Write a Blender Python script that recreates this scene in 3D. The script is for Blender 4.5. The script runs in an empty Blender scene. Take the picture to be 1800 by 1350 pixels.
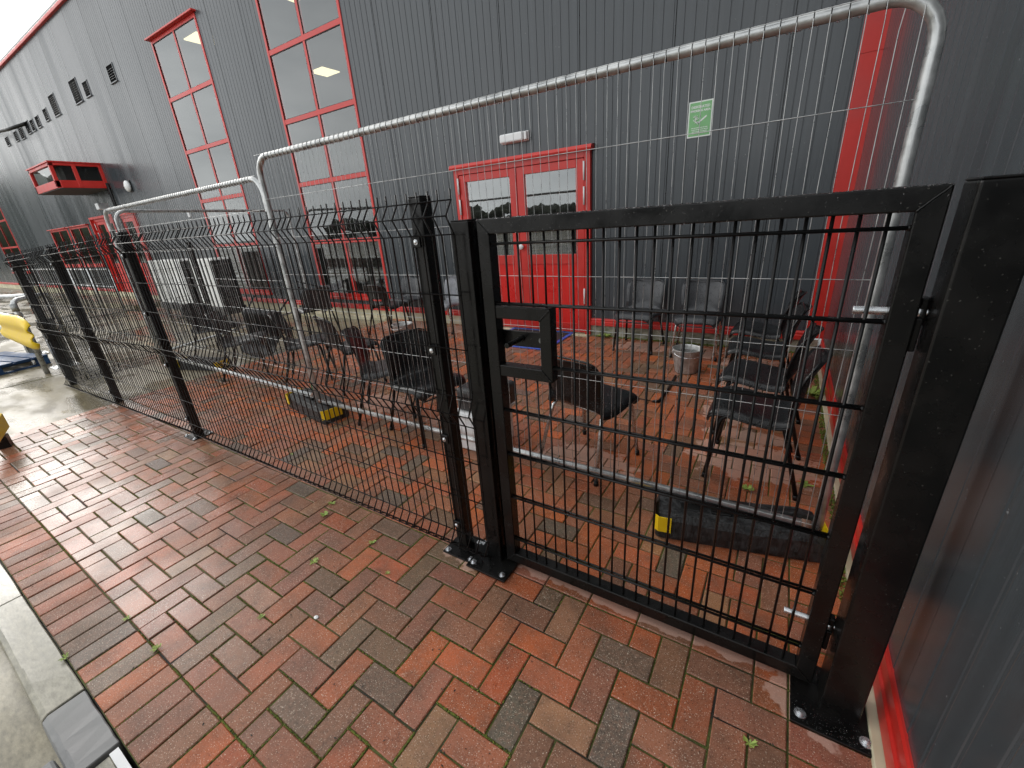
import bpy, bmesh, math, random
from mathutils import Vector, Matrix, noise
random.seed(7)
SC = bpy.context.scene
COL = SC.collection

# ------------------------------------------------------------------ camera
cam = bpy.data.cameras.new('camera'); camo = bpy.data.objects.new('camera', cam); COL.objects.link(camo)
RM = ((0.8506040634, 0.5213557096, -0.0682711607),
      (0.1373982166, -0.3457187221, -0.9282242699),
      (-0.5075376413, 0.7801710000, -0.3657030945))
CAM = Vector((1.21534, -0.410966, 1.527583))
m = Matrix(((RM[0][0], -RM[1][0], -RM[2][0], CAM.x),
            (RM[0][1], -RM[1][1], -RM[2][1], CAM.y),
            (RM[0][2], -RM[1][2], -RM[2][2], CAM.z), (0, 0, 0, 1)))
camo.matrix_world = m
cam.sensor_width = 36; cam.sensor_fit = 'HORIZONTAL'; cam.lens = 36 * 739.29 / 1800
cam.clip_start = 0.02; cam.clip_end = 2000
SC.camera = camo

def proj(p):
    v = Vector(p) - CAM
    a = [sum(RM[i][j] * v[j] for j in range(3)) for i in range(3)]
    if a[2] < 0.05: return None
    return 900 + 739.3 * a[0] / a[2], 675 + 739.3 * a[1] / a[2], a[2]

# ------------------------------------------------------------------ world, sun, exposure
SUN_EL, SUN_AZ = math.radians(27), math.radians(275)     # azimuth clockwise from +y
w = bpy.data.worlds.new('World'); SC.world = w; w.use_nodes = True
nt = w.node_tree; nt.nodes.clear()
def N(t, typ, **k):
    n = t.nodes.new(typ)
    for a, b in k.items():
        if a == 'ins':
            for i, v in b.items(): n.inputs[i].default_value = v
        else: setattr(n, a, b)
    return n
sky = N(nt, 'ShaderNodeTexSky', sky_type='NISHITA', sun_disc=False, sun_elevation=SUN_EL, sun_rotation=SUN_AZ,
        air_density=1.0, dust_density=4.0, ozone_density=1.0)
tc = N(nt, 'ShaderNodeTexCoord')
mp = N(nt, 'ShaderNodeMapping'); mp.inputs['Scale'].default_value = (1, 1, 2.6)
ns = N(nt, 'ShaderNodeTexNoise', ins={'Scale': 2.2, 'Detail': 6, 'Roughness': 0.55})
cr = N(nt, 'ShaderNodeValToRGB')
cr.color_ramp.elements[0].position = .3; cr.color_ramp.elements[0].color = (8.0, 8.4, 8.7, 1)
cr.color_ramp.elements[1].position = .72; cr.color_ramp.elements[1].color = (14.5, 14.6, 14.6, 1)
mx = N(nt, 'ShaderNodeMix', data_type='RGBA'); mx.inputs[0].default_value = .93
bg = N(nt, 'ShaderNodeBackground'); bg.inputs['Strength'].default_value = 0.10
ou = N(nt, 'ShaderNodeOutputWorld')
L = nt.links.new
L(tc.outputs['Generated'], mp.inputs[0]); L(mp.outputs[0], ns.inputs['Vector']); L(ns.outputs[0], cr.inputs[0])
sxyz = N(nt, 'ShaderNodeSeparateXYZ'); L(tc.outputs['Generated'], sxyz.inputs[0])
hz_ = N(nt, 'ShaderNodeMapRange', ins={'From Min': .05, 'From Max': .75, 'To Min': 1.35, 'To Max': .85}); L(sxyz.outputs['Z'], hz_.inputs[0])
vmul = N(nt, 'ShaderNodeVectorMath', operation='SCALE'); L(cr.outputs[0], vmul.inputs[0]); L(hz_.outputs[0], vmul.inputs['Scale'])
L(sky.outputs[0], mx.inputs[6]); L(vmul.outputs[0], mx.inputs[7]); L(mx.outputs[2], bg.inputs[0]); L(bg.outputs[0], ou.inputs[0])
sun = bpy.data.lights.new('sun', 'SUN'); sun.energy = 0.62; sun.angle = math.radians(20); sun.color = (1, .97, .93)
suno = bpy.data.objects.new('sun', sun); COL.objects.link(suno)
d = Vector((math.sin(SUN_AZ) * math.cos(SUN_EL), math.cos(SUN_AZ) * math.cos(SUN_EL), math.sin(SUN_EL)))
suno.rotation_euler = d.to_track_quat('Z', 'Y').to_euler()
SC.view_settings.view_transform = 'Standard'; SC.view_settings.look = 'None'
SC.view_settings.exposure = 0.52; SC.view_settings.gamma = 1; SC.view_settings.use_curve_mapping = False
SC.cycles.max_bounces = 8; SC.cycles.transparent_max_bounces = 12
SC.cycles.glossy_bounces = 4; SC.cycles.diffuse_bounces = 3; SC.cycles.sample_clamp_indirect = 6
SC.cycles.use_denoising = True

# ------------------------------------------------------------------ materials
MATS = {}
def newmat(name):
    mt = bpy.data.materials.new(name); mt.use_nodes = True; MATS[name] = mt
    t = mt.node_tree; return mt, t, t.nodes['Principled BSDF']
def noise_col(t, c1, c2, scale, detail=4, stretch=(1, 1, 1), lo=.35, hi=.65, rough=.55, coord='Object'):
    tcn = N(t, 'ShaderNodeNewGeometry') if coord == 'World' else N(t, 'ShaderNodeTexCoord')
    mpn = N(t, 'ShaderNodeMapping'); mpn.inputs['Scale'].default_value = stretch
    t.links.new(tcn.outputs['Position' if coord == 'World' else coord], mpn.inputs[0])
    nn = N(t, 'ShaderNodeTexNoise', ins={'Scale': scale, 'Detail': detail, 'Roughness': rough})
    t.links.new(mpn.outputs[0], nn.inputs['Vector'])
    r = N(t, 'ShaderNodeMapRange', ins={'From Min': lo, 'From Max': hi}); t.links.new(nn.outputs[0], r.inputs[0])
    mxn = N(t, 'ShaderNodeMix', data_type='RGBA')
    mxn.inputs[6].default_value = (*c1, 1); mxn.inputs[7].default_value = (*c2, 1)
    t.links.new(r.outputs[0], mxn.inputs[0])
    return mxn.outputs[2], r.outputs[0], nn.outputs[0], mpn.outputs[0]
def bump(t, b, h, strength=.3, dist=.002):
    bn = N(t, 'ShaderNodeBump', ins={'Strength': strength, 'Distance': dist}); t.links.new(h, bn.inputs['Height'])
    t.links.new(bn.outputs[0], b.inputs['Normal']); return bn
def rng(t, src, a, b, lo=0., hi=1.):
    r = N(t, 'ShaderNodeMapRange', ins={'From Min': lo, 'From Max': hi, 'To Min': a, 'To Max': b}); t.links.new(src, r.inputs[0]); return r.outputs[0]
def simple(name, c1, c2=None, rough=(.4, .6), scale=8, metal=0, bmp=0, bdist=.001, coat=0, stretch=(1, 1, 1), coord='World', detail=4, spec=.5, bscale=None):
    mt, t, b = newmat(name); c2 = c2 or c1
    col, f, raw, vec = noise_col(t, c1, c2, scale, detail, stretch, coord=coord)
    t.links.new(col, b.inputs['Base Color']); t.links.new(rng(t, f, rough[0], rough[1]), b.inputs['Roughness'])
    b.inputs['Metallic'].default_value = metal; b.inputs['Coat Weight'].default_value = coat; b.inputs['Coat Roughness'].default_value = .08
    b.inputs['Specular IOR Level'].default_value = spec
    if bmp:
        if bscale:
            n2 = N(t, 'ShaderNodeTexNoise', ins={'Scale': bscale, 'Detail': 3}); t.links.new(vec, n2.inputs['Vector']); raw = n2.outputs[0]
        bump(t, b, raw, bmp, bdist)
    return mt
M = {}
M['black'] = simple('black_powder_coat', (.0045, .0045, .0045), (.008, .0075, .007), (.16, .38), 9, bmp=.12, bscale=300, bdist=.0004, spec=.3)
def specks(mt, thr=.735, amt=.5, sc=170):
    t = mt.node_tree; b = t.nodes['Principled BSDF']; src = b.inputs['Base Color'].links[0].from_socket
    g = N(t, 'ShaderNodeNewGeometry'); n = N(t, 'ShaderNodeTexNoise', ins={'Scale': sc, 'Detail': 1}); t.links.new(g.outputs['Position'], n.inputs['Vector'])
    mm = N(t, 'ShaderNodeMix', data_type='RGBA'); mm.inputs[7].default_value = (.3, .29, .26, 1); t.links.new(src, mm.inputs[6]); t.links.new(rng(t, n.outputs[0], 0, amt, thr, thr + .03), mm.inputs[0]); t.links.new(mm.outputs[2], b.inputs['Base Color'])
specks(M['black'], .75, .22)
M['void'] = simple('dark_void', (.004, .004, .004), (.006, .006, .006), (.9, 1), 5, spec=.05)
M['wire'] = simple('black_coated_wire', (.0045, .0045, .0045), (.008, .008, .008), (.25, .4), 20, spec=.3)
M['galv'] = simple('galvanised_steel', (.36, .37, .37), (.66, .67, .66), (.25, .48), 14, metal=.72, bmp=.15, bscale=60)
M['galvd'] = simple('weathered_galvanised_steel', (.16, .17, .17), (.42, .43, .42), (.35, .6), 11, metal=.7, bmp=.2, bscale=60)
M['zinc'] = simple('bright_zinc', (.6, .62, .64), (.8, .82, .84), (.2, .35), 60, metal=.9)
M['green'] = simple('green_tape', (.01, .1, .035), (.015, .14, .05), (.3, .5), 30)
M['rust'] = simple('rusty_weld', (.12, .04, .015), (.3, .2, .15), (.5, .8), 50, bmp=.4)
M['chrome'] = simple('dulled_chrome', (.45, .45, .44), (.7, .7, .68), (.15, .35), 30, metal=.9)
M['white'] = simple('white_plastic', (.72, .73, .73), (.82, .82, .81), (.3, .5), 12)
M['ibcw'] = simple('milky_white_plastic', (.78, .78, .74), (.86, .86, .84), (.3, .5), 3)
M['yellow'] = simple('yellow_plastic', (.8, .52, .005), (.85, .6, .01), (.35, .5), 20)
M['redrefl'] = simple('red_plastic', (.5, .02, .01), (.6, .05, .02), (.3, .5), 20)
M['bluepaint'] = simple('blue_pallet_paint', (.008, .035, .11), (.02, .08, .2), (.35, .6), 7, bmp=.3)
M['bluetrim'] = simple('blue_edging', (.03, .08, .5), (.06, .16, .6), (.4, .6), 12)
M['doormat'] = simple('dark_doormat', (.018, .014, .016), (.03, .024, .024), (.7, .9), 120, bmp=.6)
M['rubber'] = simple('recycled_rubber', (.008, .0085, .009), (.04, .041, .042), (.35, .7), 26, bmp=.6, bscale=120, bdist=.003)
M['interior'] = simple('interior_paint', (.06, .06, .058), (.08, .08, .078), (.7, .9), 2)
M['ceiling'] = simple('ceiling_tiles', (.09, .09, .09), (.11, .11, .11), (.8, .9), 3)
M['bucket'] = simple('dull_aluminium', (.35, .35, .34), (.62, .62, .6), (.35, .6), 22, metal=.6, bmp=.25, bscale=40)
M['darkwater'] = simple('ashy_water', (.02, .02, .018), (.06, .055, .05), (.05, .3), 40)
M['leaf'] = simple('weed_leaf', (.20, .32, .05), (.42, .52, .12), (.4, .6), 60)
M['moss'] = simple('moss', (.05, .075, .008), (.17, .20, .025), (.7, .95), 90, bmp=.8)
M['bark'] = simple('tree_bark', (.03, .027, .022), (.05, .045, .035), (.8, .95), 9)
M['farleaf'] = simple('dark_foliage', (.025, .03, .02), (.05, .058, .035), (.6, .9), 2)  # foliage greyed and lightened, distance haze put into the colour
M['asphalt'] = simple('wet_asphalt', (.035, .036, .036), (.06, .06, .058), (.25, .6), .8, bmp=.4, bscale=90)
M['stone'] = simple('stained_plinth', (.12, .12, .07), (.36, .34, .27), (.5, .85), 9, bmp=.7, bdist=.006)
M['cream'] = simple('cream_plinth', (.5, .46, .3), (.68, .63, .46), (.5, .75), 3, bmp=.2)
M['kerbdark'] = simple('grey_kerb', (.15, .15, .15), (.24, .24, .235), (.4, .6), 7, bmp=.4, bscale=150)
M['lens'] = simple('lamp_cover', (.75, .76, .76), (.82, .82, .82), (.15, .25), 5)
def crack(mt):
    t = mt.node_tree; b = t.nodes['Principled BSDF']
    tcn = N(t, 'ShaderNodeTexCoord'); mpn = N(t, 'ShaderNodeMapping'); mpn.inputs['Scale'].default_value = (1, 1, .12); t.links.new(tcn.outputs['Object'], mpn.inputs[0])
    n = N(t, 'ShaderNodeTexNoise', ins={'Scale': 70, 'Detail': 5, 'Roughness': .7}); t.links.new(mpn.outputs[0], n.inputs['Vector'])
    bn = N(t, 'ShaderNodeBump', ins={'Strength': .9, 'Distance': .006}); t.links.new(rng(t, n.outputs[0], 0, 1, .38, .5), bn.inputs['Height'])
    bn.inputs['Normal'].default_value = (0, 0, 0); old = b.inputs['Normal'].links[0].from_socket; t.links.new(old, bn.inputs['Normal']); t.links.new(bn.outputs[0], b.inputs['Normal'])
crack(M['rubber'])
M['bag'] = simple('dark_clutter', (.01, .01, .011), (.05, .05, .05), (.2, .5), 14, bmp=.5)

def red_mat():
    mt, t, b = newmat('red_powder_coat')
    col, f, raw, vec = noise_col(t, (.50, .022, .016), (.60, .032, .024), 3, coord='World')
    t.links.new(col, b.inputs['Base Color']); b.inputs['Roughness'].default_value = .34
    t.links.new(rng(t, f, .28, .42), b.inputs['Roughness'])
    return mt
M['red'] = red_mat()
M['redbright'] = simple('red_door_panel', (.62, .012, .01), (.68, .02, .014), (.25, .35), 3)

def cladding_mat(name, c1, c2, rlo, rhi, grit):
    mt, t, b = newmat(name)
    col, f, raw, vec = noise_col(t, c1, c2, 1.0, 5, (2.2, 2.2, .12), .3, .7, coord='World')
    # pale spatter and scratches
    n2 = N(t, 'ShaderNodeTexNoise', ins={'Scale': 38, 'Detail': 3, 'Roughness': .7})
    g = N(t, 'ShaderNodeNewGeometry'); t.links.new(g.outputs['Position'], n2.inputs['Vector'])
    r2 = N(t, 'ShaderNodeMapRange', ins={'From Min': .70, 'From Max': .76}); t.links.new(n2.outputs[0], r2.inputs[0])
    mulm = N(t, 'ShaderNodeMath', operation='MULTIPLY'); mulm.inputs[1].default_value = grit; t.links.new(r2.outputs[0], mulm.inputs[0])
    mm = N(t, 'ShaderNodeMix', data_type='RGBA'); mm.inputs[7].default_value = (.35, .36, .36, 1)
    oi = N(t, 'ShaderNodeObjectInfo'); pv = N(t, 'ShaderNodeVectorMath', operation='SCALE'); t.links.new(col, pv.inputs[0])
    st = N(t, 'ShaderNodeTexNoise', ins={'Scale': 5, 'Detail': 4, 'Roughness': .65}); ms_ = N(t, 'ShaderNodeMapping'); ms_.inputs['Scale'].default_value = (3, 3, .06)
    t.links.new(g.outputs['Position'], ms_.inputs[0]); t.links.new(ms_.outputs[0], st.inputs['Vector'])
    pa = N(t, 'ShaderNodeMath', operation='ADD'); t.links.new(rng(t, oi.outputs['Random'], .93, 1.06), pa.inputs[0]); t.links.new(rng(t, st.outputs[0], -.14, .14, .3, .7), pa.inputs[1]); t.links.new(pa.outputs[0], pv.inputs['Scale'])
    t.links.new(mulm.outputs[0], mm.inputs[0]); t.links.new(pv.outputs[0], mm.inputs[6]); t.links.new(mm.outputs[2], b.inputs['Base Color'])
    t.links.new(rng(t, f, rlo, rhi), b.inputs['Roughness'])
    n3 = N(t, 'ShaderNodeTexNoise', ins={'Scale': 420, 'Detail': 2}); t.links.new(g.outputs['Position'], n3.inputs['Vector'])
    n4 = N(t, 'ShaderNodeTexNoise', ins={'Scale': .9, 'Detail': 2}); 
    mp4 = N(t, 'ShaderNodeMapping'); mp4.inputs['Scale'].default_value = (1.5, 1.5, .35); t.links.new(g.outputs['Position'], mp4.inputs[0]); t.links.new(mp4.outputs[0], n4.inputs['Vector'])
    b1 = N(t, 'ShaderNodeBump', ins={'Strength': .35, 'Distance': .004}); t.links.new(n4.outputs[0], b1.inputs['Height'])
    b2 = N(t, 'ShaderNodeBump', ins={'Strength': .18, 'Distance': .0006}); t.links.new(n3.outputs[0], b2.inputs['Height'])
    t.links.new(b1.outputs[0], b2.inputs['Normal']); t.links.new(b2.outputs[0], b.inputs['Normal'])
    return mt
M['clad'] = cladding_mat('grey_profiled_cladding', (.046, .054, .061), (.061, .071, .079), .18, .38, .45)
M['cladB'] = cladding_mat('dark_side_cladding', (.050, .058, .064), (.064, .073, .079), .16, .3, .6)

def glass_mat(name, refl):
    mt, t, b = newmat(name); t.nodes.remove(b)
    o = [n for n in t.nodes if n.type == 'OUTPUT_MATERIAL'][0]
    tr = N(t, 'ShaderNodeBsdfTransparent'); tr.inputs[0].default_value = (.55, .57, .55, 1)
    gl = N(t, 'ShaderNodeBsdfGlossy'); gl.inputs['Roughness'].default_value = .012; gl.inputs[0].default_value = (.93, .96, .96, 1)
    lw = N(t, 'ShaderNodeLayerWeight', ins={'Blend': .35}); r = rng(t, lw.outputs['Facing'], refl, .42)
    n = N(t, 'ShaderNodeTexNoise', ins={'Scale': 1.3, 'Detail': 1}); g = N(t, 'ShaderNodeNewGeometry'); t.links.new(g.outputs['Position'], n.inputs['Vector'])
    bn = N(t, 'ShaderNodeBump', ins={'Strength': .25, 'Distance': .004}); t.links.new(n.outputs[0], bn.inputs['Height']); t.links.new(bn.outputs[0], gl.inputs['Normal'])
    mx_ = N(t, 'ShaderNodeMixShader'); t.links.new(r, mx_.inputs[0]); t.links.new(tr.outputs[0], mx_.inputs[1]); t.links.new(gl.outputs[0], mx_.inputs[2])
    t.links.new(mx_.outputs[0], o.inputs[0]); return mt
M['glass'] = glass_mat('window_glass', .035); M['glassd'] = glass_mat('door_glass', .17)
def emis(name, c, s):
    mt, t, b = newmat(name); b.inputs['Emission Color'].default_value = (*c, 1); b.inputs['Emission Strength'].default_value = s
    b.inputs['Base Color'].default_value = (.8, .8, .75, 1); return mt
M['panel_light'] = emis('ceiling_light_panel', (1, .86, .5), 1.5)

def plastic_mat(name, c):
    mt, t, b = newmat(name)
    col, f, raw, vec = noise_col(t, c, tuple(x * 1.5 for x in c), 12, coord='Object')
    t.links.new(col, b.inputs['Base Color']); b.inputs['Specular IOR Level'].default_value = .5
    vo = N(t, 'ShaderNodeTexVoronoi', ins={'Scale': 95}); t.links.new(vec, vo.inputs['Vector'])
    r = N(t, 'ShaderNodeMapRange', ins={'From Min': .12, 'From Max': .42, 'To Min': 1, 'To Max': 0}); t.links.new(vo.outputs['Distance'], r.inputs[0])
    n2 = N(t, 'ShaderNodeTexNoise', ins={'Scale': 16, 'Detail': 2}); t.links.new(vec, n2.inputs['Vector'])
    mk = rng(t, n2.outputs[0], 0, 1, .45, .6)
    mu = N(t, 'ShaderNodeMath', operation='MULTIPLY'); t.links.new(r.outputs[0], mu.inputs[0]); t.links.new(mk, mu.inputs[1])
    t.links.new(rng(t, mu.outputs[0], .3, .05), b.inputs['Roughness'])
    bump(t, b, mu.outputs[0], .7, .0035); return mt
M['plblack'] = plastic_mat('wet_black_chair_plastic', (.0045, .0045, .005))
M['plsheen'] = plastic_mat('sky_sheen_chair_plastic', (.03, .031, .034))  # lighter copy of the black plastic, sky sheen put into its colour
M['plpale'] = plastic_mat('pale_grey_chair_plastic', (.16, .165, .18))

DRY = [(1.22, 2.28, .36, .24), (1.17, 2.62, .28, .10), (1.12, 2.98, .3, .2), (.27, 1.86, .33, .17), (-.06, 4.45, .33, .2), (.5, 4.45, .3, .22),
       (-3.95, 4.4, .42, .3), (-.85, 1.95, .3, .16), (-1.8, 2.0, .3, .18), (-2.9, 4.5, .3, .2), (1.15, 3.6, .3, .2), (1.12, 4.2, .3, .2),
       (.9, .885, .78, .05), (.12, .82, .14, .09), (1.50, .80, .13, .11)]
def brick_mat(name, single):
    mt, t, b = newmat(name)
    if single: src = N(t, 'ShaderNodeObjectInfo').outputs['Color']
    else: src = N(t, 'ShaderNodeAttribute', attribute_name='tint').outputs['Color']
    g = N(t, 'ShaderNodeNewGeometry'); P = g.outputs['Position']
    def nz(scale, detail=3, rough=.6):
        n = N(t, 'ShaderNodeTexNoise', ins={'Scale': scale, 'Detail': detail, 'Roughness': rough}); t.links.new(P, n.inputs['Vector']); return n.outputs[0]
    big, mid, fine = nz(7, 4), nz(60, 4, .7), nz(250, 2, .6)
    def mix(fac, a, bcol, mode='MIX'):
        mm = N(t, 'ShaderNodeMix', data_type='RGBA', blend_type=mode)
        if isinstance(fac, float): mm.inputs[0].default_value = fac
        else: t.links.new(fac, mm.inputs[0])
        if isinstance(a, tuple): mm.inputs[6].default_value = (*a, 1)
        else: t.links.new(a, mm.inputs[6])
        if isinstance(bcol, tuple): mm.inputs[7].default_value = (*bcol, 1)
        else: t.links.new(bcol, mm.inputs[7])
        return mm.outputs[2]
    def mul(a, k):
        mm = N(t, 'ShaderNodeMath', operation='MULTIPLY'); t.links.new(a, mm.inputs[0])
        if isinstance(k, float): mm.inputs[1].default_value = k
        else: t.links.new(k, mm.inputs[1])
        return mm.outputs[0]
    c = mix(mul(rng(t, big, 0, 1, .42, .66), .55), src, (.10, .065, .045))            # smoky blotches
    c = mix(rng(t, mid, 0, .45, .45, .75), c, (.34, .17, .11)); c = mix(rng(t, mid, .55, 0, .28, .42), c, (.06, .035, .028))
    c = mix(rng(t, fine, 0, .9, .62, .70), c, (.7, .6, .48))                       # pale grit
    c = mix(rng(t, fine, .85, 0, .31, .385), c, (.02, .016, .013))                      # dark pits
    # dry ground sheltered under chairs and rails
    sx = N(t, 'ShaderNodeSeparateXYZ'); t.links.new(P, sx.inputs[0]); acc = None
    for (x, y, a, bb) in DRY:
        vm = N(t, 'ShaderNodeVectorMath', operation='SUBTRACT'); vm.inputs[1].default_value = (x, y, 0); t.links.new(P, vm.inputs[0])
        vs = N(t, 'ShaderNodeVectorMath', operation='MULTIPLY'); vs.inputs[1].default_value = (1 / a, 1 / bb, 0); t.links.new(vm.outputs[0], vs.inputs[0])
        ln = N(t, 'ShaderNodeVectorMath', operation='LENGTH'); t.links.new(vs.outputs[0], ln.inputs[0])
        if acc is None: acc = ln.outputs['Value']
        else:
            mn = N(t, 'ShaderNodeMath', operation='MINIMUM'); t.links.new(acc, mn.inputs[0]); t.links.new(ln.outputs['Value'], mn.inputs[1]); acc = mn.outputs[0]
    wob = N(t, 'ShaderNodeMath', operation='ADD'); t.links.new(acc, wob.inputs[0]); t.links.new(rng(t, nz(11, 3), -.35, .35, .3, .7), wob.inputs[1])
    dry = rng(t, wob.outputs[0], 1, 0, .92, 1.0)
    c = mix(mul(dry, .55), c, (.62, .40, .32))
    t.links.new(c, b.inputs['Base Color'])
    wet = rng(t, nz(1.7, 3), .17, .40, .35, .65)
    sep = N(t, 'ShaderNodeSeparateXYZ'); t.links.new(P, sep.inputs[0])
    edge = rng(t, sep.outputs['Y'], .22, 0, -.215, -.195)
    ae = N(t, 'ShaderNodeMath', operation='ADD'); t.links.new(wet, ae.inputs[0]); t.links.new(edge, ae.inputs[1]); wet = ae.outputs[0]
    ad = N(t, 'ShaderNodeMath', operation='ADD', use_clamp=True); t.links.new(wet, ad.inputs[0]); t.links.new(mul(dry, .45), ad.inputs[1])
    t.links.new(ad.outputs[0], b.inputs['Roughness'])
    b.inputs['Specular IOR Level'].default_value = .28
    hsum = N(t, 'ShaderNodeMath', operation='ADD'); t.links.new(mul(fine, .7), hsum.inputs[0]); t.links.new(mid, hsum.inputs[1])
    bump(t, b, hsum.outputs[0], .4, .0012); return mt
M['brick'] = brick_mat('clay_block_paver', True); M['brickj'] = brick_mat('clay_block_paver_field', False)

def joint_mat():
    mt, t, b = newmat('mossy_joint_sand')
    col, f, raw, vec = noise_col(t, (.016, .013, .008), (.085, .10, .012), 2.2, 5, coord='World', lo=.38, hi=.52)
    n = N(t, 'ShaderNodeTexNoise', ins={'Scale': 160, 'Detail': 4}); t.links.new(vec, n.inputs['Vector'])
    mm = N(t, 'ShaderNodeMix', data_type='RGBA', blend_type='MULTIPLY'); mm.inputs[0].default_value = .8
    t.links.new(col, mm.inputs[6]); t.links.new(rng(t, n.outputs[0], .3, 1.5, .3, .7), mm.inputs[7]); t.links.new(mm.outputs[2], b.inputs['Base Color'])
    b.inputs['Roughness'].default_value = .75; bump(t, b, n.outputs[0], 1., .006); return mt
M['joint'] = joint_mat()

def concrete_mat(name, c1, c2, wet=(.06, .5), sc=.55, grit=.55):
    mt, t, b = newmat(name)
    col, f, raw, vec = noise_col(t, c1, c2, sc, 7, (1, 2.6, 1), .3, .7, .62, coord='World')
    n = N(t, 'ShaderNodeTexNoise', ins={'Scale': 26, 'Detail': 5, 'Roughness': .7}); t.links.new(vec, n.inputs['Vector'])
    mm = N(t, 'ShaderNodeMix', data_type='RGBA', blend_type='MULTIPLY'); mm.inputs[0].default_value = grit
    t.links.new(col, mm.inputs[6]); t.links.new(rng(t, n.outputs[0], .55, 1.25, .3, .7), mm.inputs[7]); t.links.new(mm.outputs[2], b.inputs['Base Color'])
    n2 = N(t, 'ShaderNodeTexNoise', ins={'Scale': .8, 'Detail': 5}); t.links.new(vec, n2.inputs['Vector'])
    t.links.new(rng(t, n2.outputs[0], wet[0], wet[1], .42, .6), b.inputs['Roughness'])
    bump(t, b, n.outputs[0], .25, .003); return mt
M['concrete'] = concrete_mat('wet_concrete_yard', (.12, .10, .07), (.34, .29, .18), (.1, .55))
M['kerb'] = concrete_mat('pale_kerb', (.16, .15, .10), (.48, .45, .37), (.25, .6), 3.2, .9)
M['road'] = concrete_mat('concrete_road', (.20, .18, .13), (.38, .34, .25), (.3, .7), 2., .85)

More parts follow.
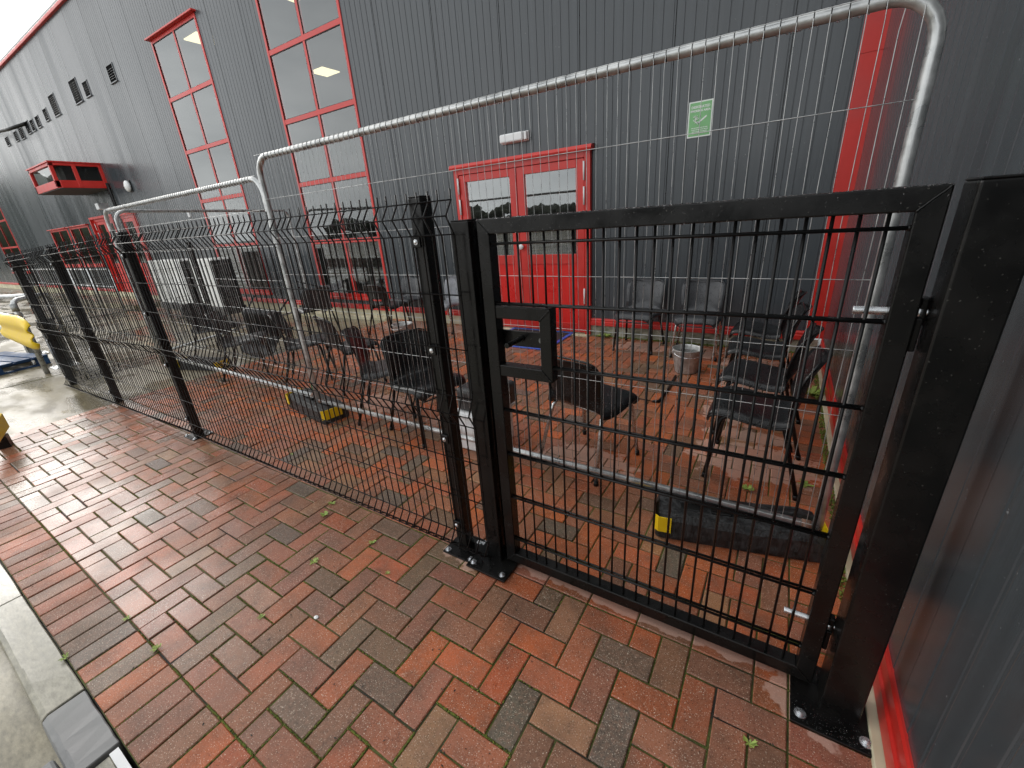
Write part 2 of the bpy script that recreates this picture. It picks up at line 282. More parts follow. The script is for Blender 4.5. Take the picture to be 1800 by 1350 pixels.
# ------------------------------------------------------------------ mesh builder
class MB:
    def __init__(s): s.v = []; s.f = []; s.sm = []; s.tint = None
    def add(s, vs, fs, smooth=False):
        o = len(s.v); s.v += [tuple(v) for v in vs]; s.f += [tuple(i + o for i in f) for f in fs]; s.sm += [smooth] * len(fs); return s
    def box(s, x0, y0, z0, x1, y1, z1):
        vs = [(x, y, z) for x in (x0, x1) for y in (y0, y1) for z in (z0, z1)]
        return s.add(vs, [(0, 1, 3, 2), (4, 6, 7, 5), (0, 4, 5, 1), (2, 3, 7, 6), (0, 2, 6, 4), (1, 5, 7, 3)])
    def mbox(s, mat, x0, y0, z0, x1, y1, z1):
        n = len(s.v); s.box(x0, y0, z0, x1, y1, z1)
        for i in range(n, len(s.v)): s.v[i] = tuple(mat @ Vector(s.v[i]))
        return s
    def bar(s, a, b, w, h, up=(0, 0, 1)):       # rectangular bar, w across, h along up
        a, b = Vector(a), Vector(b); d = (b - a).normalized(); u = Vector(up); u = (u - d * u.dot(d)).normalized(); r = d.cross(u)
        vs = [p + r * i * w / 2 + u * j * h / 2 for p in (a, b) for i, j in ((-1, -1), (1, -1), (1, 1), (-1, 1))]
        return s.add(vs, [(3, 2, 1, 0), (4, 5, 6, 7), (0, 1, 5, 4), (1, 2, 6, 5), (2, 3, 7, 6), (3, 0, 4, 7)])
    def tube(s, pts, r, n=8, caps=True, closed=False):
        pts = [Vector(p) for p in pts]; rr = r if isinstance(r, (list, tuple)) else [r] * len(pts)
        ref = None; rings = []
        for i, p in enumerate(pts):
            a = pts[i - 1] if i else (pts[-1] if closed else p); c = pts[(i + 1) % len(pts)] if (i + 1 < len(pts) or closed) else p
            d1 = (p - a); d2 = (c - p); d1 = d1.normalized() if d1.length > 1e-9 else d2.normalized(); d2 = d2.normalized() if d2.length > 1e-9 else d1
            t = (d1 + d2).normalized()
            if ref is None: ref = Vector((0, 0, 1)) if abs(t.z) < .9 else Vector((1, 0, 0))
            u = (ref - t * ref.dot(t)).normalized(); ref = u; v = t.cross(u)
            k = 1 / max(.6, math.sqrt(max(0, (1 + d1.dot(d2)) / 2)))
            rings.append([p + (u * math.cos(q) + v * math.sin(q)) * rr[i] * (k if 0 < i < len(pts) - 1 else 1) for q in [2 * math.pi * j / n for j in range(n)]])
        vs = [v for ring in rings for v in ring]; m_ = len(rings); fs = []
        for i in range(m_ if closed else m_ - 1):
            a, b_ = i * n, ((i + 1) % m_) * n
            for j in range(n): fs.append((a + j, a + (j + 1) % n, b_ + (j + 1) % n, b_ + j))
        s.add(vs, fs, True)
        if caps and not closed:
            o = len(s.v) - len(vs)
            s.f.append(tuple(o + j for j in range(n))[::-1]); s.f.append(tuple(o + (m_ - 1) * n + j for j in range(n))); s.sm += [False, False]
        return s
    def cyl(s, p0, p1, r, n=12): return s.tube([p0, p1], r, n)
    def lathe(s, prof, c=(0, 0, 0), n=20, smooth=True):
        vs = []; 
        for (r, z) in prof:
            for j in range(n): a = 2 * math.pi * j / n; vs.append((c[0] + r * math.cos(a), c[1] + r * math.sin(a), c[2] + z))
        fs = [(i * n + j, i * n + (j + 1) % n, (i + 1) * n + (j + 1) % n, (i + 1) * n + j) for i in range(len(prof) - 1) for j in range(n)]
        return s.add(vs, fs, smooth)
    def ball(s, c, r, n=8, m_=5, sq=(1, 1, 1)):
        vs = []; 
        for i in range(m_ + 1):
            th = math.pi * i / m_
            for j in range(n): a = 2 * math.pi * j / n; vs.append((c[0] + r * sq[0] * math.sin(th) * math.cos(a), c[1] + r * sq[1] * math.sin(th) * math.sin(a), c[2] + r * sq[2] * math.cos(th)))
        return s.add(vs, [(i * n + j, (i + 1) * n + j, (i + 1) * n + (j + 1) % n, i * n + (j + 1) % n) for i in range(m_) for j in range(n)], True)
    def prism(s, poly, z0, z1, M4=None):
        n = len(poly); vs = [(x, y, z0) for x, y in poly] + [(x, y, z1) for x, y in poly]
        if M4 is not None: vs = [M4 @ Vector(v) for v in vs]
        return s.add(vs, [tuple(range(n))[::-1], tuple(range(n, 2 * n))] + [(i, (i + 1) % n, n + (i + 1) % n, n + i) for i in range(n)])
    def mesh(s, name):
        me = bpy.data.meshes.new(name); me.from_pydata(s.v, [], s.f); me.polygons.foreach_set('use_smooth', s.sm)
        if s.tint is not None:
            at = me.color_attributes.new('tint', 'FLOAT_COLOR', 'POINT'); at.data.foreach_set('color', [c for t in s.tint for c in (*t, 1.)])
        me.update(); return me
    def build(s, name, mat, parent=None, bevel=0, seg=2):
        return link(name, s.mesh(name), mat, parent, bevel, seg)
def link(name, me, mat=None, parent=None, bevel=0, seg=2):
    o = bpy.data.objects.new(name, me); COL.objects.link(o)
    if mat is not None and not me.materials: me.materials.append(M[mat] if isinstance(mat, str) else mat)
    if parent is not None: o.parent = parent
    if bevel:
        b = o.modifiers.new('bevel', 'BEVEL'); b.width = bevel; b.segments = seg; b.limit_method = 'ANGLE'; b.angle_limit = math.radians(40)
    return o
def thing(name, label, cat, loc=(0, 0, 0), rz=0, group=None):
    o = bpy.data.objects.new(name, None); COL.objects.link(o); o.empty_display_size = .1
    o.location = loc; o.rotation_euler = (0, 0, rz); return tag(o, label, cat, group)
def tag(o, label, cat, group=None):
    o['label'] = label; o['category'] = cat
    if group: o['group'] = group
    return o
def struct(o): o['kind'] = 'structure'; return o
def stuff(o): o['kind'] = 'stuff'; return o
def dup(root, loc, rot, label, group=None):
    r = root.copy(); COL.objects.link(r); r.location = loc; r.rotation_euler = rot if isinstance(rot, tuple) else (0, 0, rot); r['label'] = label
    if group: r['group'] = group
    for ch in list(root.children):
        c = ch.copy(); COL.objects.link(c); c.parent = r
        for g in ch.children:
            dd = g.copy(); COL.objects.link(dd); dd.parent = c
    return r
def bolt(parent, x, y, z, r=.011, axis='z', mat='zinc', name='bolt'):
    mb = MB()
    if axis == 'z':
        mb.cyl((x, y, z), (x, y, z + .002), r * 1.35, 14); mb.cyl((x, y, z + .002), (x, y, z + .009), r * .85, 6); mb.cyl((x, y, z + .009), (x, y, z + .013), r * .5, 8)
    else:
        mb.cyl((x, y, z), (x, y - .003, z), r * 1.1, 14); mb.ball((x, y - .003, z), r * .85, 10, 5, (1, .55, 1))
    return mb.build(name, mat, parent)

# ------------------------------------------------------------------ ground
U = .102
WB = 1.66            # side wall skirt plane
WA = 4.80            # long wall plane
PX0 = -45 * U        # left edge of the block paving
gnd = struct(MB().add([(-260, -200, -.16), (120, -200, -.16), (120, 160, -.16), (-260, 160, -.16)], [(0, 1, 2, 3)]).build('ground', 'asphalt'))
# concrete yard to the left: grid so it falls away gently
def yard_z(x): return -.004 - max(0, (-2.9 - x)) * .02 if x > -8 else -.106
mb = MB(); xs = [PX0, -5.2, -6.2, -7.2, -8, -12, -20, -40, -90]; ys = [-40, -.54, 4.83]
vs = [(x, y, yard_z(x) + .03) for x in xs for y in ys]; n = len(ys)
mb.add(vs, [(i * n + j, i * n + j + 1, (i + 1) * n + j + 1, (i + 1) * n + j) for i in range(len(xs) - 1) for j in range(n - 1)])
yard = struct(mb.build('yard', 'concrete'))
road = struct(MB().add([(PX0 - .0, -9, -.105), (30, -9, -.105), (30, -.535, -.105), (PX0, -.535, -.105)], [(0, 1, 2, 3)]).build('road', 'road'))
# expansion joints across the yard
for i, x in enumerate((-7.1, -10.2, -13.4, -17)):
    MB().box(x - .01, -8, yard_z(x) + .0315, x + .01, 4.7, yard_z(x) + .033).build('expansion_joint', 'joint', yard)

pav = bpy.data.objects.new('pavement', None); COL.objects.link(pav); struct(pav)
mbj = MB().add([(PX0, -4 * U, -.0055), (WB, -4 * U, -.0055), (WB, WA + .02, -.0055), (PX0, WA + .02, -.0055)], [(0, 1, 2, 3)])
mbj.box(PX0, -4 * U, -.12, WB, -4 * U + .01, -.0056)
mbj.build('joint_bed', 'joint', pav)
PAL = [((.41, .115, .05), 6), ((.36, .12, .06), 6), ((.31, .12, .07), 6), ((.25, .11, .062), 4.5), ((.18, .112, .072), 2.8), ((.135, .11, .085), 1.4), ((.47, .12, .042), 3.5), ((.34, .17, .09), 2)]
def pick(x, y):
    k = [wt * (1.7 if (i in (0, 6) and x > .3) else (.55 if (i in (4, 5) and x > .9) else 1)) for i, (c, wt) in enumerate(PAL)]
    c = random.choices([p[0] for p in PAL], k)[0]; f = random.uniform(.85, 1.15)
    if y > .95:                                              # redder, brighter colour inside the pen, making up for its dim, hazy light
        g_ = sum(c) / 3; c = tuple(max(.01, g_ + (v - g_) * 1.08) * 1.04 for v in c)
    if x < .2 and y < .9 and y > -.2:                      # left paving: glare-washed dullness blended into the colour
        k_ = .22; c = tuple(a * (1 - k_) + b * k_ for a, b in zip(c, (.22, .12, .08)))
    return tuple(min(1, v * f * random.uniform(.94, 1.06)) for v in c)
def brick_geo(lx, ly):
    """chamfered block, centred, top at z 0"""
    hx, hy, c = lx / 2, ly / 2, .0035
    def ring(a, b, z): return [(-a, -b, z), (a, -b, z), (a, b, z), (-a, b, z)]
    vs = ring(hx, hy, -.05) + ring(hx, hy, -c * .8) + ring(hx - c, hy - c, 0)
    fs = []
    for k in (0, 4): fs += [(k + i, k + (i + 1) % 4, k + 4 + (i + 1) % 4, k + 4 + i) for i in range(4)]
    return vs, fs + [(8, 9, 10, 11)]
cells = []
def put(x0, y0, x1, y1):          # units
    g = .0062 / U
    if (x1 - x0) < .25 or (y1 - y0) < .25: return
    cells.append(((x0 + g / 2) * U, (y0 + g / 2) * U, (x1 - g / 2) * U, (y1 - g / 2) * U))
XL, XR, YB, YM, YT = -45, 14, -2, 8, (WA - .0) / U
def clipput(a, b, c, d, lo, hi):
    put(max(a, XL), max(b, lo), min(c, XR), min(d, hi))
for i in range(XL - 3, XR + 2):
    for j in range(YB - 3, int(YT) + 2):
        k = (i + j) % 4
        if k == 2: r = (i, j, i + 2, j + 1)
        elif k == 0: r = (i, j, i + 1, j + 2)
        else: continue
        if r[2] <= XL or r[0] >= XR: continue
        for lo, hi in ((YB, YM), (YM + 1, YT)):
            if r[3] > lo and r[1] < hi: clipput(*r, lo, hi)
x = XL
while x < XR: put(x, YM, min(x + 2, XR), YM + 1); x += 2
for i in range(XL, 16): put(i, -4, i + 1, -2)
j = -2
while j < YT: put(14, j, 16.1, min(j + 1, YT)); j += 1
def vis(c):
    p = proj(((c[0] + c[2]) / 2, (c[1] + c[3]) / 2, 0))
    if not p or not (-40 < p[0] < 1840 and -40 < p[1] < 1400): return 1e9
    return p[2] / math.sqrt(max(.05, (c[2] - c[0]) * (c[3] - c[1]) * 100)) * (1.8 if p[0] > 1480 else 1)
cells.sort(key=vis)
bmesh_cache = {}
def brick_me(lx, ly):
    k = (round(lx, 3), round(ly, 3))
    if k not in bmesh_cache:
        vs, fs = brick_geo(lx, ly); bmesh_cache[k] = MB().add(vs, fs).mesh('brick'); bmesh_cache[k].materials.append(M['brick'])
    return bmesh_cache[k]
jm = MB(); jm.tint = []
for n, c in enumerate(cells):
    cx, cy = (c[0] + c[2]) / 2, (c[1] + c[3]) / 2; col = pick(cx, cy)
    zt = random.gauss(0, .0013); rx, ry, rz = random.gauss(0, .009), random.gauss(0, .009), random.gauss(0, .008)
    if n < 300:
        o = bpy.data.objects.new('brick', brick_me(c[2] - c[0], c[3] - c[1])); COL.objects.link(o); o.parent = pav
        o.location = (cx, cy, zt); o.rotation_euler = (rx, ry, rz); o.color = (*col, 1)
    else:
        vs, fs = brick_geo(c[2] - c[0], c[3] - c[1])
        Mt = Matrix.Translation((cx, cy, zt)) @ Matrix.Rotation(rz, 4, 'Z') @ Matrix.Rotation(ry, 4, 'Y') @ Matrix.Rotation(rx, 4, 'X')
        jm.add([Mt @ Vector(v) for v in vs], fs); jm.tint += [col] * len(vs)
stuff(jm.build('brick_field', 'brickj', pav))

# kerb
kerb = thing('kerb', 'long pale concrete kerb with wet worn edge between the brick paving and the sunken road', 'kerb', (0, 0, 0))
def kerb_stone(x0, x1, mat, y0=-.535, y1=-.412, zt=.0):
    mb = MB(); g = .004
    prof = [(y1, -.11), (y1, zt), (y0 + .022, zt), (y0 + .005, zt - .012), (y0, zt - .03), (y0 - .006, -.11)]
    n = len(prof); nn = 8
    vs = []
    for i in range(nn + 1):
        x = x0 + g + (x1 - x0 - 2 * g) * i / nn
        vs += [(x, y + random.uniform(-.0015, .0015), z + (random.uniform(-.0015, .0015) if z > -.1 else 0)) for y, z in prof]
    fs = [(i * n + j, (i + 1) * n + j, (i + 1) * n + (j + 1) % n, i * n + (j + 1) % n) for i in range(nn) for j in range(n)]
    fs += [tuple(range(n)), tuple(nn * n + j for j in range(n))[::-1]]
    return mb.add(vs, fs).build('kerb_stone', mat, kerb, .003, 1)
x = -.79
kerb_stone(-.79, -.44, 'kerbdark')
while x > -4.5: kerb_stone(x - .9, x, 'kerb'); x -= .9
kerb_stone(-.44, .30, 'kerb', y1=-.445, zt=-.012); kerb_stone(.30, 1.2, 'kerb', y1=-.445, zt=-.012)
# channel slabs and the grey return stone at the end of the raised kerb
MB().box(-.62, -.95, -.12, -.43, -.545, -.03).build('kerb_return_stone', 'kerbdark', kerb, .01)
tag(MB().box(-.425, -.4435, -.06, 1.3, -.4195, .0015).build('drain_edging', 'white'), 'thin white plastic edging strip between pale slab and last soldier bricks', 'edging')

# ------------------------------------------------------------------ building
bld = thing('industrial_building', 'huge dark grey ribbed metal industrial building with red window frames and trim', 'building')
OPEN = [(-6.5, .36, -4.6, 5.32), (-10.24, .36, -8.36, 5.36), (-2.86, 0, -.84, 2.2), (-19.85, 1.0, -17.95, 2.26), (-22.1, 1.0, -20.1, 2.26), (-17.6, .1, -15.75, 2.4),
        (-15.12, .1, -14.05, 2.35), (-30.6, .75, -27.5, 6.2)]
WTOP = 6.9
def clad_profile(x0, x1, pitch=.1, gw=.0045, gd=.004):
    pts = [(x0, 0)]; k = math.ceil((x0 + 1e-6) / pitch)
    while k * pitch < x1 - 1e-6:
        c = k * pitch
        if c - gw > x0 and c + gw < x1: pts += [(c - gw, 0), (c - gw * .5, gd), (c + gw * .5, gd), (c + gw, 0)]
        k += 1
    return pts + [(x1, 0)]
def free(x0, x1, z0, z1, ops):
    cuts = sorted({x0, x1} | {o[i] for o in ops for i in (0, 2) if x0 < o[i] < x1}); out = []
    for a, b in zip(cuts, cuts[1:]):
        cur = z0
        for o in sorted((o for o in ops if o[0] < b - 1e-6 and o[2] > a + 1e-6), key=lambda o: o[1]):
            if o[1] > cur: out.append((a, b, cur, o[1]))
            cur = max(cur, o[3])
        if cur < z1: out.append((a, b, cur, z1))
    return out
for k in range(-48, 2):
    a, b = k + .024, k + 1.016
    if k == 1: b = 1.56
    pcs = free(a, b, .10, WTOP, OPEN); low = [q_ for q_ in pcs if q_[3] < 3]; full_cut = len(low) and not any(q_[3] - q_[2] > 6 for q_ in pcs) and all(q_[3] < 3 or q_[2] > 3 for q_ in pcs)
    if full_cut:
        ml = MB()
        for (p, q, z0, z1) in low: ml.add([(p, WA, z0), (q, WA, z0), (q, WA, z1), (p, WA, z1)], [(0, 1, 2, 3)])
        ml.build('cladding_panel', 'clad', bld); pcs = [q_ for q_ in pcs if q_[2] > 3]
    mb = MB()
    for (p, q, z0, z1) in pcs:
        pr = clad_profile(p, q, .1, .0045, .005)
        if k < -22: pr = [(p, 0), (q, 0)]
        n = len(pr); mb.add([(x, WA + d, z) for z in (z0, z1) for x, d in pr], [(i, i + 1, n + i + 1, n + i) for i in range(n - 1)])
    mb.box(b - .0, WA, .1, b + .001, WA + .03, WTOP) if False else None
    mb.build('cladding_panel', 'clad', bld)
for (x0, x1) in ((-.8, 1.5), (-4.5, -2.95)):
    x = x0
    while x < x1:
        MB().cyl((x, WA - .0042, .27), (x, WA + .001, .27), .0065, 8).build('fixing_screw', 'galvd', bld); x += .3
# dark recess in the panel joints, with the openings left free
mb = MB()
for k in range(-48, 2):
    for (p, q, z0, z1) in free(k - .004, k + .044, .10, WTOP, OPEN): mb.box(p, WA + .012, z0, q, WA + .02, z1)
mb.build('joint_gasket', 'wire', bld)
for k in range(-4, 6):
    y0 = WA - 1 - k * 1.0; y1 = WA - k * 1.0 - .001
    if y1 < -6: continue
    if k < 0: continue
    mb = MB(); pr = clad_profile(y0, y1, .1, .010, .0012); n = len(pr)
    mb.add([(1.676 + d, y, z) for z in (.12, 7.0) for y, d in pr], [(i, n + i, n + i + 1, i + 1) for i in range(n - 1)]); mb.build('cladding_panel', 'cladB', bld)
for k in range(1, 5):
    y0 = WA - 6 - k; mb = MB().box(1.676, y0, .1, 1.70, y0 + .99, 7); mb.build('cladding_panel', 'cladB', bld)
MB().box(1.702, -5.2, .1, 1.74, 4.9, 7.0).build('wall_core', 'wire', bld)
# corner flashing (two lengths, overlapping)
MB().box(1.53, WA - .018, .16, 1.68, WA + .05, 2.62).build('corner_flashing', 'red', bld, .002)
MB().box(1.526, WA - .022, 2.60, 1.683, WA + .05, 7.0).build('corner_flashing', 'red', bld, .002)
MB().box(1.515, WA - .010, .16, 1.53, WA + .05, 7.0).build('corner_flashing_lip', 'red', bld, .002)
# skirts (red drip flashing): long wall in lengths, side wall
def skirtA(x0, x1):
    mb = MB(); prof = [(WA + .02, .232), (WA - .022, .226), (WA - .030, .214), (WA - .030, .192), (WA - .040, .184), (WA - .042, .142), (WA - .034, .138), (WA + .02, .138)]
    n = len(prof); mb.add([(x, y, z) for x in (x0, x1) for y, z in prof], [(j, n + j, n + (j + 1) % n, (j + 1) % n) for j in range(n)] + [tuple(range(n)), tuple(range(n, 2 * n))[::-1]])
    mb.build('base_flashing', 'red', bld)
for a, b in ((-.84, 1.58), (-5.9, -2.86), (-8.9, -5.902), (-11.9, -8.902), (-14.05, -11.902), (-15.75, -15.12), (-20.0, -17.6), (-23, -20.002), (-27.5, -23.002), (-48, -30.6)): skirtA(a, b)
for a, b in ((1.9, 4.79), (-1.1, 1.898), (-4.5, -1.102)):
    prof = [(1.70, .166), (1.670, .162), (1.664, .154), (1.664, .10), (1.657, .092), (1.655, .035), (1.660, .028), (1.70, .028)]
    n = len(prof); MB().add([(x, y, z) for y in (a, b) for x, z in prof], [(j, (j + 1) % n, n + (j + 1) % n, n + j) for j in range(n)] + [tuple(range(n))[::-1], tuple(range(n, 2 * n))]).build('base_flashing', 'red', bld)
MB().box(1.632, -4.5, -.1, 1.70, 4.78, .022).build('plinth', 'cream', bld, .003)
mb = MB(); nx = 60
for i in range(nx + 1):
    x = -.86 + (1.64 + .86) * i / nx
    for z in (-.02, .02, .06, .10, .145): mb.v.append((x, WA - .018 + random.uniform(-.006, .006) - (.02 if z < 0 else 0), z))
mb.f = [(i * 5 + j, (i + 1) * 5 + j, (i + 1) * 5 + j + 1, i * 5 + j + 1) for i in range(nx) for j in range(4)]; mb.sm = [True] * len(mb.f)
mb.build('plinth', 'stone', bld)
MB().box(-4.62, WA - .022, -.02, -2.86, WA + .05, .142).build('plinth', 'cream', bld)
MB().box(-48, WA - .022, -.2, -4.622, WA + .05, .142).build('plinth', 'cream', bld)
MB().box(-7.6, WA - .16, -.1, -4.64, WA - .024, .035).build('plinth_ledge', 'cream', bld, .01)
# eaves
MB().box(-60, WA - .06, 6.83, 1.7, WA + .3, 6.90).build('eaves_trim', 'red', bld, .01)
MB().box(-60, WA + .02, 6.88, 1.7, 40, 7.02).build('roof', 'galvd', bld)
# inside
mb = MB()
mb.box(-14, 12, 0, 1.6, 12.1, 5.7); mb.box(-14.1, WA + .1, 0, -14, 12, 5.7); pass
mb.box(-14, WA + .1, -.05, 1.6, 12, 0)
mb.build('interior_wall', 'interior', bld)
MB().box(-14, WA + .08, 5.62, 1.6, 12.1, 5.72).build('interior_ceiling', 'ceiling', bld)
for (x, y) in ((-10.2, 8.88), (-10.2, 5.85), (-7.05, 5.88), (-4.2, 8.88), (-4.2, 5.85)):
    MB().box(x - .28, y - .28, 5.60, x + .28, y + .28, 5.63).build('ceiling_light', 'panel_light', bld)
# furniture silhouettes inside the glazed door
MB().box(-2.4, 6.2, .7, -1.1, 6.9, .74).box(-2.3, 6.3, 0, -2.25, 6.35, .7).box(-1.2, 6.3, 0, -1.15, 6.35, .7).build('interior_table', 'white', bld)

def window(x0, x1, zs, mids, fw=.048, y=WA, sill=True, head=True, bars=True):
    f = MB(); ya, yb = y - .014, y + .05
    z0, z1 = zs[0], zs[-1]
    f.box(x0, ya, z0, x0 + fw, yb, z1); f.box(x1 - fw, ya, z0, x1, yb, z1)
    for i, z in enumerate(zs):
        h = .035
        a, b = (z, z + .06) if i == 0 else ((z - .06, z) if i == len(zs) - 1 else (z - h, z + h))
        f.box(x0 + fw, ya + .004, a, x1 - fw, yb, b)
    for xm in mids: f.box(xm - .026, ya + .008, z0 + .06, xm + .026, yb, z1 - .06)
    fr = f.build('window', 'red', bld, .002, 1)
    xs_ = [x0 + fw] + list(mids) + [x1 - fw]
    for i in range(len(zs) - 1):
        for j in range(len(xs_) - 1):
            a = xs_[j] + (.026 if j else 0); b = xs_[j + 1] - (.026 if j < len(xs_) - 2 else 0)
            c = zs[i] + (.06 if i == 0 else .035); d_ = zs[i + 1] - (.06 if i == len(zs) - 2 else .035)
            MB().add([(a - .005, y + .006, c - .005), (b + .005, y + .006, c - .005), (b + .005, y + .006, d_ + .005), (a - .005, y + .006, d_ + .005)], [(0, 1, 2, 3)]).build('pane', 'glass', fr)
            g = MB(); q = .007
            g.box(a, y - .004, c, a + q, y + .005, d_); g.box(b - q, y - .004, c, b, y + .005, d_); g.box(a + q, y - .004, c, b - q, y + .005, c + q); g.box(a + q, y - .004, d_ - q, b - q, y + .005, d_)
            g.build('glazing_seal', 'wire', fr)
    if sill: MB().box(x0 - .03, y - .065, z0 - .05, x1 + .03, y + .03, z0 - .002).build('sill', 'red', fr, .004, 1)
    if head: MB().box(x0 - .06, y - .085, z1 + .002, x1 + .06, y + .03, z1 + .03).build('head_flashing', 'red', fr, .004, 1)
    return fr
window(-6.5, -4.6, [.36, 1.36, 2.35, 3.335, 4.32, 5.32], [-5.53])
window(-10.24, -8.36, [.36, 1.39, 2.36, 3.34, 4.31, 5.34], [-9.27])
window(-19.85, -17.95, [1.0, 2.26], [-18.9], .08); window(-22.1, -20.1, [1.0, 2.26], [-21.1], .08)
window(-30.6, -27.5, [.75, 1.85, 2.95, 4.05, 5.1, 6.2], [-29.05], .09)

# double door by the pen
def door(x0, x1, zt, leaves, name, y=WA, z0=.03, glass_z=1.05, knob=None, dark=False):
    D = MB(); fw = .075
    D.box(x0, y - .05, z0 - .02, x0 + fw, y + .05, zt); D.box(x1 - fw, y - .05, z0 - .02, x1, y + .05, zt); D.box(x0 + fw, y - .05, zt - .07, x1 - fw, y + .05, zt)
    d0 = D.build(name, 'red', bld, .003, 1)
    n = leaves; wl = (x1 - x0 - 2 * fw - .012) / n
    for i in range(n):
        a = x0 + fw + .004 + i * (wl + .004); b = a + wl - .004
        l = MB(); st = .105 if n > 1 else .15; yy = y - .038; yb = y + .03; top = zt - .075
        l.box(a, yy, z0, a + st, yb, top); l.box(b - st, yy, z0, b, yb, top); l.box(a + st, yy, top - .12 + .03, b - st, yb, top)
        l.box(a + st, yy, z0, b - st, yb, z0 + .12); l.box(a + st, yy, glass_z - .12, b - st, yb, glass_z)
        lf = l.build('door_leaf', 'red', d0, .003, 1)
    for i in range(n):
        a = x0 + fw + .004 + i * (wl + .004); b = a + wl - .004
        MB().box(a + st, y - .024, z0 + .12, b - st, y + .01, glass_z - .12).build('door_panel', 'redbright', d0, .002, 1)
        MB().add([(a + st, y - .012, glass_z), (b - st, y - .012, glass_z), (b - st, y - .012, top - .09), (a + st, y - .012, top - .09)], [(0, 1, 2, 3)]).build('pane', 'glassd' if knob else 'glass', d0)
        hx = x0 + fw if i == 0 else x1 - fw
        if n > 1:
            for hz in ((zt - .11, zt - .31), (zt - .38, zt - .58), (.42, .62)):
                MB().cyl((hx, y - .062, hz[0]), (hx, y - .062, hz[1]), .011, 10).build('hinge', 'white', d0)
    MB().prism([(y - .10, zt + .0), (y - .105, zt + .02), (y - .085, zt + .055), (y + .03, zt + .07), (y + .03, zt)], x0 - .03, x1 + .03, Matrix(((0, 0, 1, 0), (1, 0, 0, 0), (0, 1, 0, 0), (0, 0, 0, 1)))).build('head_flashing', 'red', d0)
    if knob: 
        mb = MB(); mb.cyl((knob[0], y - .04, knob[1]), (knob[0], y - .075, knob[1]), .022, 14); mb.ball((knob[0], y - .085, knob[1]), .036, 12, 8, (1, .6, 1)); mb.build('door_knob', 'white', d0)
    return d0
door(-2.86, -.84, 2.2, 2, 'double_door', knob=(-1.815, 1.16))
door(-15.12, -14.05, 2.34, 1, 'single_door', z0=.12)
door(-17.55, -15.80, 2.38, 2, 'entrance_door', z0=.12, y=WA + .10)
mb = MB(); mb.box(-17.62, WA - .02, .1, -17.56, WA + .14, 2.45); mb.box(-15.79, WA - .02, .1, -15.73, WA + .14, 2.45); mb.box(-17.56, WA - .02, 2.39, -15.79, WA + .14, 2.45); mb.build('entrance_surround', 'red', bld)
# threshold
MB().box(-2.86, WA - .12, -.02, -.84, WA + .05, .012).build('threshold', 'cream', bld, .003, 1)

# oriel bay
bx0, bx1, by, bz0, bz1 = -17.1, -15.12, 3.76, 3.10, 3.66
f = MB()
for (px, py) in ((bx0, by), (bx1 - .16, by), (bx1 - .07, by + .42), (bx1 - .07, WA - .07)): f.box(px, py, bz0, px + .08, py + .08, bz1)
f.box(bx0, by, bz0 - .02, bx1 - .08, by + .08, bz0 + .16); f.box(bx0, by, bz1 - .05, bx1 - .08, by + .08, bz1 + .02)
f.box(bx1 - .08, by + .08, bz0 - .02, bx1, WA, bz0 + .16); f.box(bx1 - .08, by + .08, bz1 - .05, bx1, WA, bz1 + .02); f.box(bx0, by, bz0 - .02, bx0 + .08, WA, bz0 + .16); f.box(bx0, by, bz1 - .05, bx0 + .08, WA, bz1 + .02)
bay = f.build('bay_window', 'red', bld, .005, 1)
MB().box(bx0 + .02, by + .02, bz0 - .04, bx1 - .02, WA, bz0 - .021).build('bay_soffit', 'interior', bay)
MB().box(bx0 - .02, by - .03, bz1 + .021, bx1 + .02, WA, bz1 + .05).build('bay_roof', 'red', bay)
for q in (((bx0 + .08, by + .04), (bx1 - .16, by + .04)), ((bx1 - .04, by + .12), (bx1 - .04, by + .42)), ((bx1 - .04, by + .5), (bx1 - .04, WA - .07))):
    (xa, ya), (xb, yb) = q
    MB().add([(xa, ya, bz0 + .16), (xb, yb, bz0 + .16), (xb, yb, bz1 - .05), (xa, ya, bz1 - .05)], [(0, 1, 2, 3)]).build('pane', 'glass', bay)
MB().box(bx0 + .1, by + .3, bz0, bx1 - .3, WA, bz1).build('bay_interior', 'interior', bay)
# vents
def vent(x0, z0, x1, z1):
    v = MB(); t = .018
    v.box(x0, WA - .012, z0, x0 + t, WA + .03, z1); v.box(x1 - t, WA - .012, z0, x1, WA + .03, z1); v.box(x0 + t, WA - .012, z1 - t, x1 - t, WA + .03, z1); v.box(x0 - .01, WA - .03, z0 - .02, x1 + .01, WA + .03, z0 - .001)
    vo = v.build('vent', 'clad', bld); MB().box(x0 + t, WA - .006, z0, x1 - t, WA - .002, z1).build('vent_backing', 'void', vo)
    n = max(3, int((z1 - z0 - .08) / .045)); l = MB()
    for i in range(n):
        z = z0 + .06 + i * .045; l.add([(x0 + t, WA - .012, z), (x1 - t, WA - .012, z), (x1 - t, WA - .006, z + .009), (x0 + t, WA - .006, z + .009)], [(0, 1, 2, 3)])
    l.build('louvre', 'clad', vo)
for q in ((-12.68, 5.08, -12.3, 5.42), (-15.18, 5.09, -14.65, 5.6), (-14.35, 5.1, -14.0, 5.42), (-17.0, 5.1, -16.5, 5.6), (-17.85, 5.12, -17.5, 5.42), (-18.75, 5.08, -18.4, 5.38), (-19.35, 5.08, -19.0, 5.38),
          (-19.9, 5.08, -19.5, 5.42), (-20.75, 5.05, -20.3, 5.42), (-21.4, 5.08, -21.05, 5.36), (-22.6, 5.1, -22.2, 5.36)): vent(*q)
# downpipe by the bay
MB().tube([(-15.0, WA - .05, 3.2), (-15.0, WA - .05, .3)], .04, 8).build('downpipe', 'black', bld)

